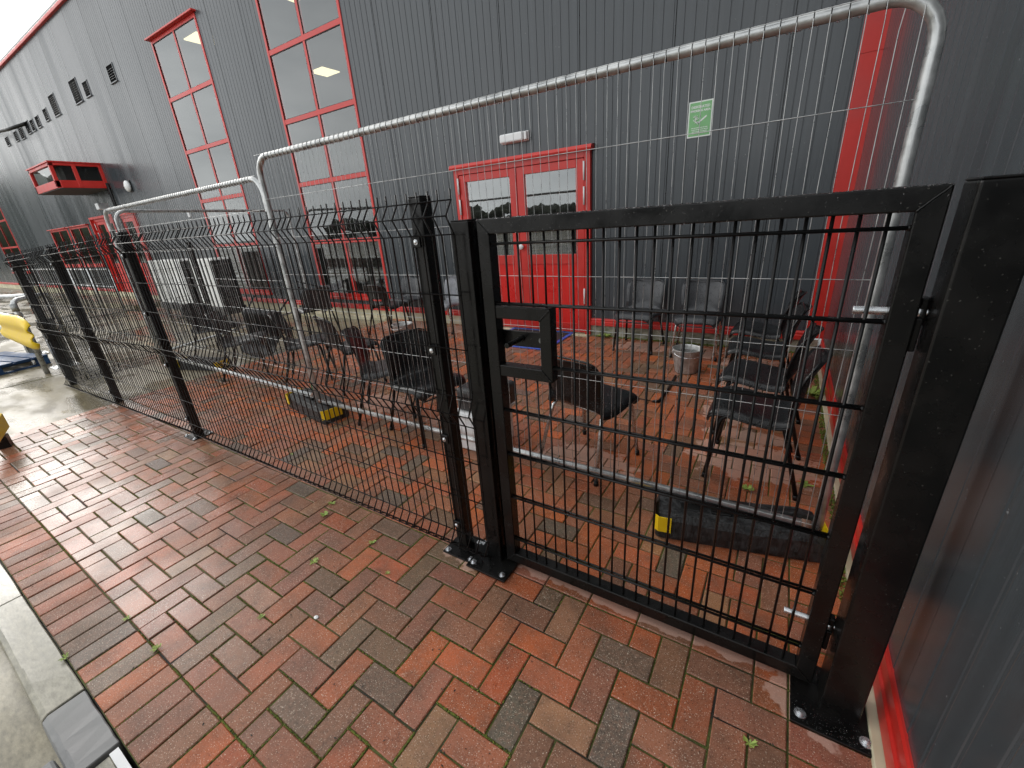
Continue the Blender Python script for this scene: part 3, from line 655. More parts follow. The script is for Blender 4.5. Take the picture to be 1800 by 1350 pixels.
# lamps, cable, sign: their own things
lamp = thing('bulkhead_lamp', 'white rectangular emergency bulkhead lamp above the red double door', 'lamp', (-1.85, WA, 2.46))
mb = MB(); mb.box(-.2, -.03, -.055, .2, 0, .055); mb.build('lamp_base', 'white', lamp, .008)
mb = MB(); mb.box(-.19, -.09, -.05, .15, -.031, .05); mb.build('lamp_cover', 'lens', lamp, .02, 3)
MB().box(.155, -.075, -.045, .195, -.031, .045).build('lamp_end_cap', 'white', lamp, .008)
l2 = thing('wall_lamp', 'small white oval wall lamp between the red bay window and the tall window', 'lamp', (-13.7, WA, 3.0))
MB().box(-.11, -.03, -.14, .11, 0, .14).build('lamp_base', 'wire', l2, .03); MB().ball((0, -.06, 0), .13, 12, 8, (.9, .55, 1.05)).build('lamp_cover', 'lens', l2)
tag(MB().tube([(-19.7, WA - .02, 5.35), (-20.8, WA - .25, 5.32), (-22.5, WA - .5, 5.4), (-24.5, WA - .6, 5.75), (-30, WA - .7, 6.9)], .05, 7).build('overhead_cable', 'wire'), 'thick black cable drooping to the far row of wall vents', 'cable')
tag(MB().box(-9.9, WA - .03, 2.1, -9.8, WA - .0, 2.2).build('junction_box', 'white'), 'tiny white junction box on the grey wall left of the tall windows', 'box').location = (-1.1, 0, -.02)

# green notice
sg = thing('notice', 'green A4 notice with white border and white cigarette symbol on grey wall', 'sign', (.31, WA - .004, 2.325), 0)
sg.rotation_euler = (0, math.radians(0), 0)
SGM = {'g': simple('notice_green', (.16, .42, .16), (.22, .52, .22), (.3, .45), 6), 'w': simple('notice_white', (.72, .78, .72), (.8, .84, .8), (.35, .5), 9)}
MB().box(-.112, -.004, -.158, .112, 0, .158).build('notice_border', SGM['w'], sg)
MB().box(-.1, -.0055, -.146, .1, -.0042, .146).build('notice_face', SGM['g'], sg)
def text(s, size, x, z, parent, mat, name='lettering'):
    cu = bpy.data.curves.new(name, 'FONT'); cu.body = s; cu.size = size; cu.align_x = 'CENTER'; cu.extrude = .0003; cu.offset = .0011
    o = bpy.data.objects.new(name, cu); COL.objects.link(o); o.parent = parent; o.location = (x, -.0062, z); o.rotation_euler = (math.pi / 2, 0, 0); cu.materials.append(mat)
    me = bpy.data.meshes.new_from_object(o.evaluated_get(bpy.context.evaluated_depsgraph_get())); o2 = bpy.data.objects.new(name, me); COL.objects.link(o2)
    o2.parent = parent; o2.location = o.location; o2.rotation_euler = o.rotation_euler; bpy.data.objects.remove(o); return o2
text('DESIGNATED', .029, 0, .098, sg, SGM['w']); text('SMOKING AREA', .0255, 0, .066, sg, SGM['w'])
mb = MB(); mb.bar((-.028, -.0066, -.022), (-.012, -.0066, -.040), .001, .016, (1, 0, 1)); mb.bar((-.018, -.0066, -.036), (.062, -.0066, .022), .001, .014, (-.4, 0, 1))
pts = [(-.045 + .014 * math.sin(a * 1.5), -.0066, -.03 + .062 * i / 14) for i, a in enumerate([j * .62 for j in range(15)])]
mb.tube(pts, .0032, 6); mb.tube([(p[0] + .018, p[1], p[2]) for p in pts[4:]], .003, 6)
mb.build('cigarette_symbol', SGM['w'], sg)
for i in range(4):
    mb = MB(); x = -.075 + i * .004
    random.seed(20 + i)
    while x < .07:
        l_ = random.uniform(.008, .022); mb.box(x, -.0062, -.078 - i * .016, x + l_, -.0056, -.072 - i * .016); x += l_ + .004
    mb.build('small_print', SGM['w'], sg)
random.seed(11)

# ------------------------------------------------------------------ black V-mesh fence
def fz(x): return 0 if x > -2.9 else (x + 2.9) * .028          # follows the falling ground
FY = .800
fence = thing('mesh_fence', 'black folded wire mesh fence on square posts across the brick paving', 'fence')
def vwire(h0=.03, h1=1.635, r=.0032):
    return [(0, -.0, h0), (0, 0, .055), (0, -.035, .085), (0, 0, .135), (0, 0, .73), (0, -.036, .80), (0, 0, .87), (0, 0, 1.485), (0, -.036, 1.55), (0, 0, 1.60), (0, 0, h1)]
wm = MB().tube(vwire(), .0033, 5).mesh('vertical_wire'); wm.materials.append(M['wire'])
k = 0; x = .232
while x > -6.17:
    o = bpy.data.objects.new('vertical_wire', wm); COL.objects.link(o); o.parent = fence; o.location = (x, FY, fz(x)); o.rotation_euler = (random.gauss(0, .002), random.gauss(0, .0012), 0)
    x -= .05
HZ = [(.06, 0), (.085, -.036), (.14, 0), (.355, 0), (.56, 0), (.735, 0), (.80, -.037), (.865, 0), (1.07, 0), (1.28, 0), (1.49, 0), (1.55, -.037), (1.60, 0)]
for z, dy in HZ:
    for a, b in ((.236, -2.83), (-2.84, -4.63), (-4.64, -6.18)):
        MB().tube([(a, FY + dy - .004, z + fz(a)), (b, FY + dy - .004, z + fz(b))], .0027, 5).build('horizontal_wire', 'wire', fence)
# lower edge is doubled where the bottom fold overlaps
def fpost(x, y, par, h=1.62, zb=0., w_=.06, plate=True, bolts=True, lean=0):
    mb = MB(); mb.box(x, y, zb, x + w_, y + w_, zb + h); p = mb.build('post', 'black', par, .004, 2)
    MB().box(x + .001, y + .001, zb + h, x + w_ - .001, y + w_ - .001, zb + h + .006).build('post_cap', 'wire', p, .002, 1)
    if plate:
        MB().box(x - .06, y - .05, zb + .0005, x + w_ + .06, y + w_ + .05, zb + .0085).build('base_plate', 'black', p, .001, 1)
        for dx, dy in ((-.04, -.03), (w_ + .04, -.03), (-.04, w_ + .03), (w_ + .04, w_ + .03)): bolt(p, x + dx, y + dy, zb + .0087)
    if bolts:
        for z in (.17, .64, 1.05, 1.47):
            MB().box(x + .002, y - .012, zb + z - .02, x + .042, y - .0005, zb + z + .02).build('clamp', 'black', p, .002, 1); bolt(p, x + .022, y - .012, zb + z, .009, 'y')
    return p
fpost(.028, .812, fence)
for x in (-2.83, -4.63, -6.19): fpost(x, .812, fence, zb=fz(x))
# return run at the far end
ret = thing('mesh_fence', 'short return run of black mesh fence turning towards the building at the far end', 'fence')
RX = -6.22
for i in range(38):
    o = bpy.data.objects.new('vertical_wire', wm); COL.objects.link(o); o.parent = ret; o.location = (RX - (i * .05) * .12, .9 + i * .05, fz(-6.2)); o.rotation_euler = (0, 0, -math.pi / 2)
for z, dy in HZ: MB().tube([(RX + dy, .88, z + fz(-6.2)), (RX + dy - .22, 2.78, z + fz(-6.2))], .0027, 5).build('horizontal_wire', 'wire', ret)
fpost(RX - .31, 2.72, ret, zb=fz(-6.2), bolts=False)

# latch post
lp = thing('gate_post', 'slim black latch post on bolted plate left of the gate', 'post')
MB().box(.195, .83, .0, .275, .91, 1.53).build('post', 'black', lp, .004)
MB().box(.197, .832, 1.53, .273, .908, 1.535).build('post_cap', 'wire', lp, .002)
MB().box(.276, .885, .02, .289, .905, 1.5).build('gate_stop', 'black', lp, .002)
MB().box(.135, .735, .009, .350, .93, .0185).build('base_plate', 'black', lp, .001, 1)
for x, y in ((.158, .765), (.322, .762), (.16, .905)): bolt(lp, x, y, .019)
bolt(fence, .1, .895, .009)
# hinge post
hp = thing('gate_post', 'thick black hinge post on bolted square plate beside the side wall', 'post')
MB().box(1.508, .785, .0, 1.608, .885, 1.535).build('post', 'black', hp, .005, 3)
MB().box(1.509, .786, 1.535, 1.607, .884, 1.540).build('post_cap', 'wire', hp, .002)
mb = MB(); mb.box(1.432, .708, .001, 1.645, .945, .0115); mb.build('base_plate', 'black', hp, .0015, 1)
for x, y in ((1.458, .742), (1.622, .742), (1.622, .915), (1.458, .915)): bolt(hp, x, y, .0117, .0125)

# ------------------------------------------------------------------ gate
gate = thing('gate', 'black welded mesh pedestrian gate with mitred box frame and latch box', 'gate')
gx0, gx1, gz0, gz1, gy, t = .298, 1.488, .032, 1.532, .845, .05
def mitre_frame(x0, z0, x1, z1, t, ya, yb, sides, parent, name='frame_rail'):
    ix0, iz0, ix1, iz1 = x0 + t, z0 + t, x1 - t, z1 - t
    Q = {'top': [(x0, z1), (x1, z1), (ix1, iz1), (ix0, iz1)], 'bottom': [(x1, z0), (x0, z0), (ix0, iz0), (ix1, iz0)], 'left': [(x0, z0), (x0, z1), (ix0, iz1), (ix0, iz0)], 'right': [(x1, z1), (x1, z0), (ix1, iz0), (ix1, iz1)]}
    M4 = Matrix(((1, 0, 0, 0), (0, 0, 1, 0), (0, 1, 0, 0), (0, 0, 0, 1)))
    for s_ in sides: MB().prism(Q[s_], ya, yb, M4).build(name, 'black', parent, .0035, 2)
mitre_frame(gx0, gz0, gx1, gz1, t, gy, gy + t, ('top', 'bottom', 'left', 'right'), gate)
def weld(a, b, par):
    pts = []; a, b = Vector(a), Vector(b); n = 14
    for i in range(n + 1): pts.append(a.lerp(b, i / n) + Vector((0, random.uniform(-.0007, .0007), random.uniform(-.0008, .0008))))
    MB().tube(pts, [.0022 + .0008 * (i % 2) for i in range(n + 1)], 6).build('weld_bead', 'black', par)
for (cx, cz, sx, sz) in ((gx0, gz1, 1, -1), (gx1, gz1, -1, -1), (gx0, gz0, 1, 1), (gx1, gz0, -1, 1)):
    weld((cx + sx * .003, gy - .0005, cz + sz * .003), (cx + sx * t, gy - .0005, cz + sz * t), gate)
ix0, ix1, iz0, iz1 = gx0 + t, gx1 - t, gz0 + t, gz1 - t
LX0, LX1, LZ0, LZ1 = gx0 + t, .572, .965, 1.235        # latch box outer
gyc = gy + .018
wires = [1.40 - .05 * i for i in range(21)]
for x in wires:
    segs = [(iz0 - .004, iz1 + .004)] if x > LX1 - .02 else [(iz0 - .004, LZ0 + .004), (LZ1 - .004, iz1 + .004)]
    for a, b in segs: MB().tube([(x, gyc, a), (x, gyc, b)], .0041, 6).build('vertical_wire', 'wire', gate)
for z in (1.45, 1.243, 1.02, .815, .612, .395, .165):
    x0_ = LX1 - .006 if z == 1.02 else ix0 - .004
    for dy in ((-.0072, .0072) if z < 1.4 else (-.0072,)):
        MB().tube([(x0_, gyc + dy, z), (ix1 + .0, gyc + dy, z)], .0047, 6).build('horizontal_wire', 'wire', gate)
    MB().ball((ix1 - .001, gyc - .006, z), .0065, 8, 5).build('weld_spot', 'black', gate)
lb = MB(); ya, yb = gy + .002, gy + .048
lbx = lb.box(LX0 - .001, ya, LZ1 - .05, LX0 - .0005, yb, LZ1).build('latch_box', 'black', gate)
mitre_frame(LX0 - .045, LZ0, LX1, LZ1, .045, ya, yb, ('right',), lbx, 'latch_box_side')
M4 = Matrix(((1, 0, 0, 0), (0, 0, 1, 0), (0, 1, 0, 0), (0, 0, 0, 1)))
MB().prism([(LX0, LZ1), (LX1, LZ1), (LX1 - .045, LZ1 - .045), (LX0, LZ1 - .045)], ya, yb, M4).build('latch_box_side', 'black', lbx, .003)
MB().prism([(LX1, LZ0), (LX0, LZ0), (LX0, LZ0 + .045), (LX1 - .045, LZ0 + .045)], ya, yb, M4).build('latch_box_side', 'black', lbx, .003)
weld((LX1 - .045, ya - .0005, LZ1 - .045), (LX1 - .003, ya - .0005, LZ1 - .003), lbx); weld((LX1 - .045, ya - .0005, LZ0 + .045), (LX1 - .003, ya - .0005, LZ0 + .003), lbx)
weld((LX0, ya, LZ1 + .001), (LX1 - .003, ya, LZ1 + .001), lbx)
sl = MB(); sl.box(LX0 - .03, gy + .052, 1.075, LX1 - .03, gy + .062, 1.135); slide = sl.build('latch_bar', 'black', gate, .002)
MB().cyl((LX0 + .075, gy + .051, 1.108), (LX0 + .075, gy - .055, 1.108), .0095, 14).build('latch_handle', 'black', slide, .001)
MB().cyl((LX1 - .066, gy + .0515, 1.105), (LX1 - .066, gy + .0505, 1.105), .011, 16).build('latch_hole', 'galvd', slide)
MB().cyl((LX0 + .075, gy + .051, 1.108), (LX0 + .075, gy + .044, 1.108), .0135, 14).build('weld_collar', 'black', slide)
# adjustable hinges: threaded rods through the stile
for z in (1.266, .275):
    h = MB(); y_ = gy + .032; pts = []; rr = []
    n = 40
    for i in range(n + 1): pts.append((1.375 + .075 * i / n, y_, z)); rr.append(.0088 + (.0012 if i % 2 else 0))
    h.tube(pts, rr, 12); hh = h.build('hinge_bolt', 'zinc', gate)
    MB().cyl((1.489, y_, z), (1.53, y_, z), .009, 12).cyl((1.489, y_, z), (1.499, y_, z), .016, 6).build('hinge_nut', 'zinc', gate)
    MB().box(1.49, y_ - .018, z - .09, 1.503, y_ + .02, z - .012).build('hinge_lug', 'black', gate, .003)
    MB().box(1.490, y_ - .012, z - .03, 1.507, y_ + .015, z + .035).build('hinge_eye', 'black', hp, .004)

# droplets on the wet top rail and beads hanging beneath
dm, t_, b_ = newmat('water_drop'); b_.inputs['Base Color'].default_value = (1, 1, 1, 1); b_.inputs['Roughness'].default_value = .03; b_.inputs['Transmission Weight'].default_value = 1; b_.inputs['IOR'].default_value = 1.33
mb = MB()
for i in range(1100):
    x = random.uniform(gx0, gx1); y = gy + t * random.random() ** 1.3; r = random.choice((.0012, .0018, .0026, .0034)) * random.uniform(.7, 1.2)
    mb.ball((x, y, gz1), r, 6, 4, (1.2, 1, .55))
for i in range(60):
    x = random.uniform(gx0, gx1); mb.ball((x, gy - .0005, gz1 - random.uniform(.004, .05)), random.uniform(.0008, .0016), 6, 4, (1, .6, 1.3))
for i in range(45): mb.ball((random.uniform(ix0, ix1), gy + random.uniform(.002, .03), iz1 + .0005), random.uniform(.0015, .003), 6, 4, (1, 1, .8))
for z in (1.243, 1.02, .815, .612, .395, .165):
    for i in range(110):
        mb.ball((random.uniform(ix0 if z != 1.02 else LX1, ix1), gyc - .0072 + random.uniform(-.002, .002), z + .0035), random.uniform(.0008, .0018), 5, 3, (1.5, 1, .6))
stuff(mb.build('water_droplets', dm, gate))
mb = MB()
for i in range(420): mb.ball((random.uniform(1.436, 1.64), random.choice((random.uniform(.712, .785), random.uniform(.888, .94))), .0115), random.uniform(.001, .003), 6, 3, (1.2, 1, .5))
stuff(mb.build('water_droplets', dm, hp))
mb = MB()
for i in range(160): mb.ball((random.uniform(.14, .345), random.uniform(.738, .828), .0185), random.uniform(.001, .0025), 6, 3, (1.2, 1, .5))
stuff(mb.build('water_droplets', dm, lp))

# ------------------------------------------------------------------ galvanised mesh panels (temporary fencing)
def heras(length, h, label, loc, rz, feet_z=.0, mesh_r=.00135, hz=(1.78, 1.51, 1.24, .98, .71, .44, .17), bottom=.15, green=None, drips=True, rad=.13, group=None):
    p = thing('temporary_fence_panel', label, 'fence panel', loc, rz, group)
    r = .0205; zt = h - r
    path = [(0, 0, feet_z), (0, 0, zt - rad)] + [(rad - rad * math.cos(a), 0, zt - rad + rad * math.sin(a)) for a in [math.pi / 2 * i / 6 for i in range(1, 7)]]
    path += [(length - rad + rad * math.sin(a), 0, zt - rad + rad * math.cos(a)) for a in [math.pi / 2 * i / 6 for i in range(0, 7)]] + [(length, 0, feet_z)]
    pts = []
    for a, b in zip(path, path[1:]):
        a, b = Vector(a), Vector(b); n = max(1, int((b - a).length / .5)); pts += [a.lerp(b, i / n) for i in range(n)]
    pts.append(Vector(path[-1]))
    MB().tube(pts, r, 16).build('frame_tube', 'galv', p)
    MB().tube([(r, 0, bottom), (length - r, 0, bottom)], .0185, 14).build('bottom_rail', 'galv', p)
    for x in (r + .004, length - r - .004): MB().tube([(x - .03 * (1 if x < 1 else -1) * 0, 0, bottom), (x + (.035 if x < 1 else -.035), 0, bottom)], .022, 10).build('weld_joint', 'rust', p)
    wmb = MB(); n = int(length / .045)
    for i in range(1, n):
        x = length * i / n; top = zt if rad < x < length - rad else zt - rad * .3
        wob = random.gauss(0, .002); b1 = random.gauss(0, .0035)
        wmb.tube([(x, -r, top + .004), (x + wob, -r * 1.06, top - .05), (x + b1, -.018, 1.4), (x - b1, -.014, .8), (x + b1 * .4, -.021, bottom)], mesh_r, 4, False)
    for z in hz: wmb.tube([(r, -.022, z), (length / 2, -.0225, z + random.gauss(0, .004)), (length - r, -.022, z)], mesh_r * 1.15, 4, False)
    wmb.tube([(r, -r - .003, zt + .012), (length - r, -r - .003, zt + .012)], mesh_r, 4, False)
    stuff(wmb.build('wire_mesh', 'galv', p))
    hk = MB()
    for i in range(1, n):
        x = length * i / n
        if rad * .7 < x < length - rad * .7: hk.tube([(x, -(r + .0012) * math.cos(a), zt + (r + .0012) * math.sin(a)) for a in (-1.25, -.7, 0, .7, 1.3)], .0016, 4, False)
    stuff(hk.build('wire_hooks', 'wire', p))
    if green:
        for z0, z1, s_ in green: MB().tube([(s_, 0, z0), (s_, 0, z1)], r + .0015, 14, False).build('green_tape', 'green', p)
    if drips:
        mbd = MB()
        for i in range(int(length * 45)): mbd.ball((random.uniform(rad, length - rad), random.uniform(-.004, .004), zt - r - .001), random.uniform(.002, .0045), 6, 4, (1.3, 1, 1))
        stuff(mbd.build('water_droplets', dm, p))
    return p
heras(3.62, 2.075, 'large galvanised mesh fence panel with rounded corners directly behind the black gate', (-2.11, 1.55, 0), 0)
heras(3.62, 1.965, 'second galvanised mesh fence panel further left with lower rail end', (-5.84, 1.70, .0), math.radians(-1.5), green=((.75, 1.3, 3.62), (.2, .3, 3.62)), hz=(1.72, 1.45, 1.18, .92, .65, .38, .14))
heras(2.95, 1.965, 'third galvanised mesh fence panel turning back towards the building wall', (-5.88, 1.80, .0), math.radians(107), drips=False, hz=(1.72, 1.45, 1.18, .92, .65, .38, .14))
cl = tag(MB().box(-5.9, 1.66, 1.965, -5.80, 1.76, 2.03).build('panel_clamp', 'galv'), 'galvanised corner clamp on top of the second panel corner', 'clamp')

def foot(loc, rz, label, refl=True):
    f_ = thing('fence_foot', label, 'fence foot', loc, rz, 'black rubber feet holding the mesh panels')
    mb = MB(); secs = [(-.36, .10, .085), (-.345, .115, .125), (-.27, .118, .138), (-.1, .12, .128), (.1, .12, .128), (.27, .118, .138), (.345, .115, .125), (.36, .10, .085)]
    ring_n = None
    vs = []
    for (x, hw, h) in secs:
        for (y, z) in ((-hw, 0), (-hw - .004, .02), (-hw, h * .78), (-hw + .025, h), (-.04, h), (-.03, h - .018), (.03, h - .018), (.04, h), (hw - .025, h), (hw, h * .78), (hw + .004, .02), (hw, 0)):
            vs.append((x, y + random.uniform(-.002, .002), z + (random.uniform(-.002, .002) if z else 0)))
    n = 12; fs = [(i * n + j, (i + 1) * n + j, (i + 1) * n + (j + 1) % n, i * n + (j + 1) % n) for i in range(len(secs) - 1) for j in range(n)] + [tuple(range(n)), tuple((len(secs) - 1) * n + j for j in range(n))[::-1]]
    MB().add(vs, fs).build('rubber_block', 'rubber', f_, .004, 2)
    for x in (-.2, -.06, .08, .2): MB().box(x - .045, -.028, .1115, x + .045, .028, .1235).build('socket', 'wire', f_, .004)
    if refl:
        for s_ in (-1, 1):
            q = MB(); e = .366 * s_
            for y0, y1, xa, xb in ((-.1275, -.1235, .29, .348), (-.1235, -.101, .348, .369), (-.10, .05, .3695, .3695)):
                ya, yb_ = y0, y1
                if s_ > 0 and xb == .348: continue
                q.bar(((xa) * s_, ya, .088), ((xb) * s_, yb_, .088), .005, .085)
            q.build('reflector', 'yellow', f_)
    return f_
foot((1.185, 1.535, 0), math.radians(13), 'black rubber fence foot with yellow ends behind the lower right of the gate')
foot((-2.24, 1.60, 0), math.radians(-9), 'black rubber fence foot with yellow end below the double upright of two mesh panels')
foot((-5.05, 1.88, -.03), math.radians(14), 'black rubber fence foot near the third fence post, partly hidden by chairs')

# ------------------------------------------------------------------ chairs
def lerp_list(L_, t_):
    x = t_ * (len(L_) - 1); i = min(int(x), len(L_) - 2); f = x - i
    p0, p1, p2, p3 = L_[max(0, i - 1)], L_[i], L_[i + 1], L_[min(len(L_) - 1, i + 2)]
    return tuple(.5 * ((2 * b) + (-a + c) * f + (2 * a - 5 * b + 4 * c - d) * f * f + (-a + 3 * b - 3 * c + d) * f ** 3) for a, b, c, d in zip(p0, p1, p2, p3))
SP = [(.235, .385, .175), (.228, .420, .205), (.185, .447, .218), (.09, .442, .226), (-.02, .425, .226), (-.11, .420, .220), (-.170, .437, .212), (-.200, .485, .205), (-.212, .545, .205), (-.224, .610, .210), (-.245, .680, .212), (-.272, .738, .198), (-.292, .762, .150)]
def shell_mesh(slot):
    mb = MB(); nv, nu = 30, 14; idx = {}
    for i in range(nv + 1):
        y, z, hw = lerp_list(SP, i / nv); bk = min(1, max(0, (i / nv - .48) / .12))
        for j in range(nu + 1):
            u = -1 + 2 * j / nu
            yy = y + bk * .055 * u * u; zz = z + (1 - bk) * (.004 * u * u - .030 * u ** 6) - (bk * .012 * u ** 4 if i > nv - 4 else 0)
            idx[i, j] = len(mb.v); mb.v.append((u * hw, yy, zz))
    for i in range(nv):
        for j in range(nu):
            u = -1 + 2 * (j + .5) / nu; tt = (i + .5) / nv
            if slot and .57 < tt < .68 and abs(u) < .5: continue
            mb.f.append((idx[i, j], idx[i, j + 1], idx[i + 1, j + 1], idx[i + 1, j])); mb.sm.append(True)
    return mb
def make_chair(label, shell, legm, slot, loc, heading):
    c = thing('stacking_chair', label, 'chair', loc, math.radians(-heading), 'moulded plastic stacking chairs in the pen')
    s_ = shell_mesh(slot).build('seat_shell', shell, c)
    so = s_.modifiers.new('s', 'SOLIDIFY'); so.thickness = .007; so.offset = -1
    rim = [];  nv = 30
    for i in range(nv + 1):
        y, z, hw = lerp_list(SP, i / nv); bk = min(1, max(0, (i / nv - .48) / .12)); rim.append((hw, y + bk * .055, z - (1 - bk) * .026 - .003))
    rm = MB(); full = rim + [(-a, b, d_) for a, b, d_ in rim[::-1]]; rm.tube(full, .0065, 6, closed=True); rm.build('shell_rim', shell, c)
    for sx in (-1, 1):
        MB().tube([(sx * .180, .0, .398), (sx * .185, .13, .405), (sx * .19, .160, .39), (sx * .195, .172, .355), (sx * .222, .215, .012)], .0122, 9).build('leg', legm, c)
        MB().tube([(sx * .180, .0, .398), (sx * .185, -.12, .398), (sx * .19, -.145, .38), (sx * .195, -.155, .35), (sx * .232, -.25, .012)], .0122, 9).build('leg', legm, c)
        MB().cyl((sx * .222, .2155, 0), (sx * .221, .212, .03), .0150, 10).build('foot_cap', 'wire', c); MB().cyl((sx * .2325, -.2505, 0), (sx * .231, -.246, .03), .0150, 10).build('foot_cap', 'wire', c)
    MB().tube([(-.182, .06, .402), (.182, .06, .402)], .009, 8).tube([(-.184, -.1, .398), (.184, -.1, .398)], .009, 8).build('cross_bar', legm, c)
    return c
CH = [  # x, y, heading, variant, label
 (.29, 1.92, 16, 'bc', 'black chair with chrome legs and its back to us, seen through the gate'),
 (1.21, 2.20, -88, 'bb', 'nearest of the four wet black chairs facing left along the side wall'),
 (1.20, 2.76, -84, 'bb', 'second nearest of the four black chairs facing left along the side wall'),
 (1.16, 3.42, -92, 'bb', 'third of the four black chairs facing left along the side wall'),
 (1.14, 4.02, -86, 'bb', 'farthest of the four black chairs along the side wall, nearest the corner'),
 (-.11, 4.42, 182, 'gb', 'black chair coloured grey for sky sheen, with thin dark legs facing us right of the red door'),
 (.53, 4.40, 178, 'gc', 'black chair coloured grey for sky sheen, with pale legs facing us behind the round metal bucket'),
 (-1.0, 1.78, 104, 'bb', 'black chair right behind the near fence posts, turned to face right'),
 (-1.58, 1.90, 50, 'bb', 'black chair with broad back and flat seat left of the near fence post'),
 (-2.48, 2.25, 15, 'bb', 'black chair squarely back to us just right of the double silver upright'),
 (-3.18, 2.2, 40, 'bs', 'black chair with lumbar slot just left of the double silver upright'),
 (-4.1, 2.0, 40, 'bs', 'black chair with lumbar slot second left of the double silver upright'),
 (-5.45, 2.3, 62, 'bb', 'black chair farthest left, behind the third fence post'),
 (-5.05, 3.62, -75, 'gb', 'sheen-greyed black chair side-on facing left on the pale concrete before the wall'),
 (-3.85, 4.05, -4, 'bs', 'black chair with slotted back to us behind the left bucket'),
 (-3.95, 4.55, 176, 'gb', 'black chair coloured grey for sky sheen, against the wall facing the slotted chair'),
 (-2.98, 4.45, 185, 'pc', 'pale grey chair facing us left of the red door'),
]
protos = {}
for (x, y, hd, var, lab) in CH:
    zz = 0 if x > PX0 else yard_z(x) + .03
    if var not in protos:
        protos[var] = make_chair(lab, {'b': 'plblack', 'g': 'plsheen', 'p': 'plpale'}[var[0]], 'chrome' if var[1] == 'c' else 'wire', var[1] == 's', (x, y, zz), hd)
    else: dup(protos[var], (x, y, zz), math.radians(-hd), lab)
z_ = yard_z(-5.2) + .03
dup(protos['bb'], (-5.05, 2.95, z_ + .52), (math.radians(108), math.radians(12), math.radians(40)), 'toppled black chair with its legs in the air, left end of the chair row')
dup(protos['gb'], (-6.15, 4.05, z_ + .47), (math.radians(-95), math.radians(8), math.radians(-30)), 'overturned sheen-greyed black chair lying by the wall beneath the leftmost tall window')

# ------------------------------------------------------------------ buckets, mat, box, rod
def bucket(loc, rz, label, h=.24, r0=.105, r1=.135, tilt=0):
    b_ = thing('bucket', label, 'bucket', loc, rz, 'round metal ash buckets on the paving')
    mb = MB().lathe([(0, .004), (r0 - .004, .004), (r0, .012), (r1 - .002, h - .012), (r1 + .006, h - .004), (r1 + .006, h), (r1 - .002, h), (r1 - .006, h - .012), (r0 - .004, .02)], n=28)
    mb.build('bucket_body', 'bucket', b_)
    MB().lathe([(0, h * .8), (r1 - .012, h * .8)], n=24).build('ash_water', 'darkwater', b_)
    pts = [(r1 * math.cos(a) + 0, -.02 - r1 * .95 * math.sin(a), h - .03 - .03 * math.sin(a)) for a in [math.pi * i / 12 for i in range(13)]]
    MB().tube(pts, .004, 6).build('bucket_handle', 'zinc', b_)
    for s_ in (-1, 1): MB().box(s_ * r1 - .008, -.015, h - .05, s_ * r1 + .008, .015, h - .015).build('handle_lug', 'bucket', b_, .003)
    return b_
bucket((.545, 3.79, 0), .4, 'dull metal bucket in front of the chair with pale legs')
bucket((-3.25, 3.72, 0), -.5, 'tapered metal bucket in front of the slotted chair on the left', .25, .09, .14)
mt_ = thing('doormat', 'black doormat with bright blue edging in front of the red double door', 'mat', (-1.57, 4.37, .003))
MB().box(-.44, -.38, 0, .44, .38, .012).build('mat_pile', 'doormat', mt_)
mb = MB(); mb.box(-.49, -.43, 0, .49, -.381, .014); mb.box(-.49, .381, 0, .49, .43, .014); mb.box(-.49, -.381, 0, -.441, .381, .014); mb.box(.441, -.381, 0, .49, .381, .014); mb.build('mat_edging', 'bluetrim', mt_, .004)
wb = thing('storage_tub', 'white plastic tub standing on the paving behind the latch post', 'tub', (-.47, 1.78, 0), 0)
MB().prism([(-.15, -.16), (.15, -.16), (.15, .16), (-.15, .16)], 0, .30).build('tub_body', 'white', wb, .02, 3)
MB().box(-.165, -.175, .262, .165, .175, .285).build('tub_rim', 'white', wb, .006)
cr2 = tag(MB().box(-.15, -.15, .0, .17, .15, .17).build('bag', 'bag', None, .03, 3), 'black crumpled bag lying on top of the white tub', 'bag'); cr2.location = (-.44, 1.78, .302)
tag(MB().tube([(.49, 3.60, .012), (.50, 3.2, .012), (.49, 2.95, .012), (.44, 2.93, .012)], .011, 8).tube([(.44, 2.93, .012), (.30, 2.95, .010), (.12, 3.02, .008)], .004, 6).build('metal_rod', 'wire'), 'bent black rod lying on the paving in front of the bucket', 'rod')
tag(MB().ball((0, 0, 0), .012, 12, 8, (1, .75, .25)).build('pebble', 'white'), 'small white pebble on a brown block in the foreground paving', 'pebble').location = (-.27, .21, .004)

# ------------------------------------------------------------------ white upright boxes beyond the chairs
def upright_box(x0, x1, y, label):
    zg = yard_z(-9) + .03; t = thing('storage_box', label, 'box', (x0, y, zg), 0, 'white upright boxes on black bases'); w_ = x1 - x0
    MB().box(.03, 0, .36, w_ - .03, .34, 1.28).build('box_body', 'ibcw', t, .015, 2)
    MB().box(0, -.012, .30, .029, .36, 1.25).build('side_frame', 'wire', t, .004); MB().box(w_ - .029, -.012, .30, w_, .36, 1.25).build('side_frame', 'wire', t, .004)
    n = max(3, int(w_ / .22))
    for i in range(1, n): MB().box(.03 + (w_ - .06) * i / n - .006, -.006, .38, .03 + (w_ - .06) * i / n + .006, -.0005, 1.26).build('panel_rib', 'galvd', t)
    MB().box(-.03, -.03, .22, w_ + .03, .38, .355).build('black_base', 'wire', t, .01)
    for x in (.05, w_ - .05):
        for yy in (.02, .3): MB().box(x - .03, yy, 0, x + .03, yy + .05, .22).build('base_leg', 'wire', t, .004)
    return t
upright_box(-8.85, -7.92, 3.6, 'narrower white upright box on black base, nearer the tall window')
upright_box(-10.85, -9.2, 3.6, 'wider white upright box on black base, farther left')

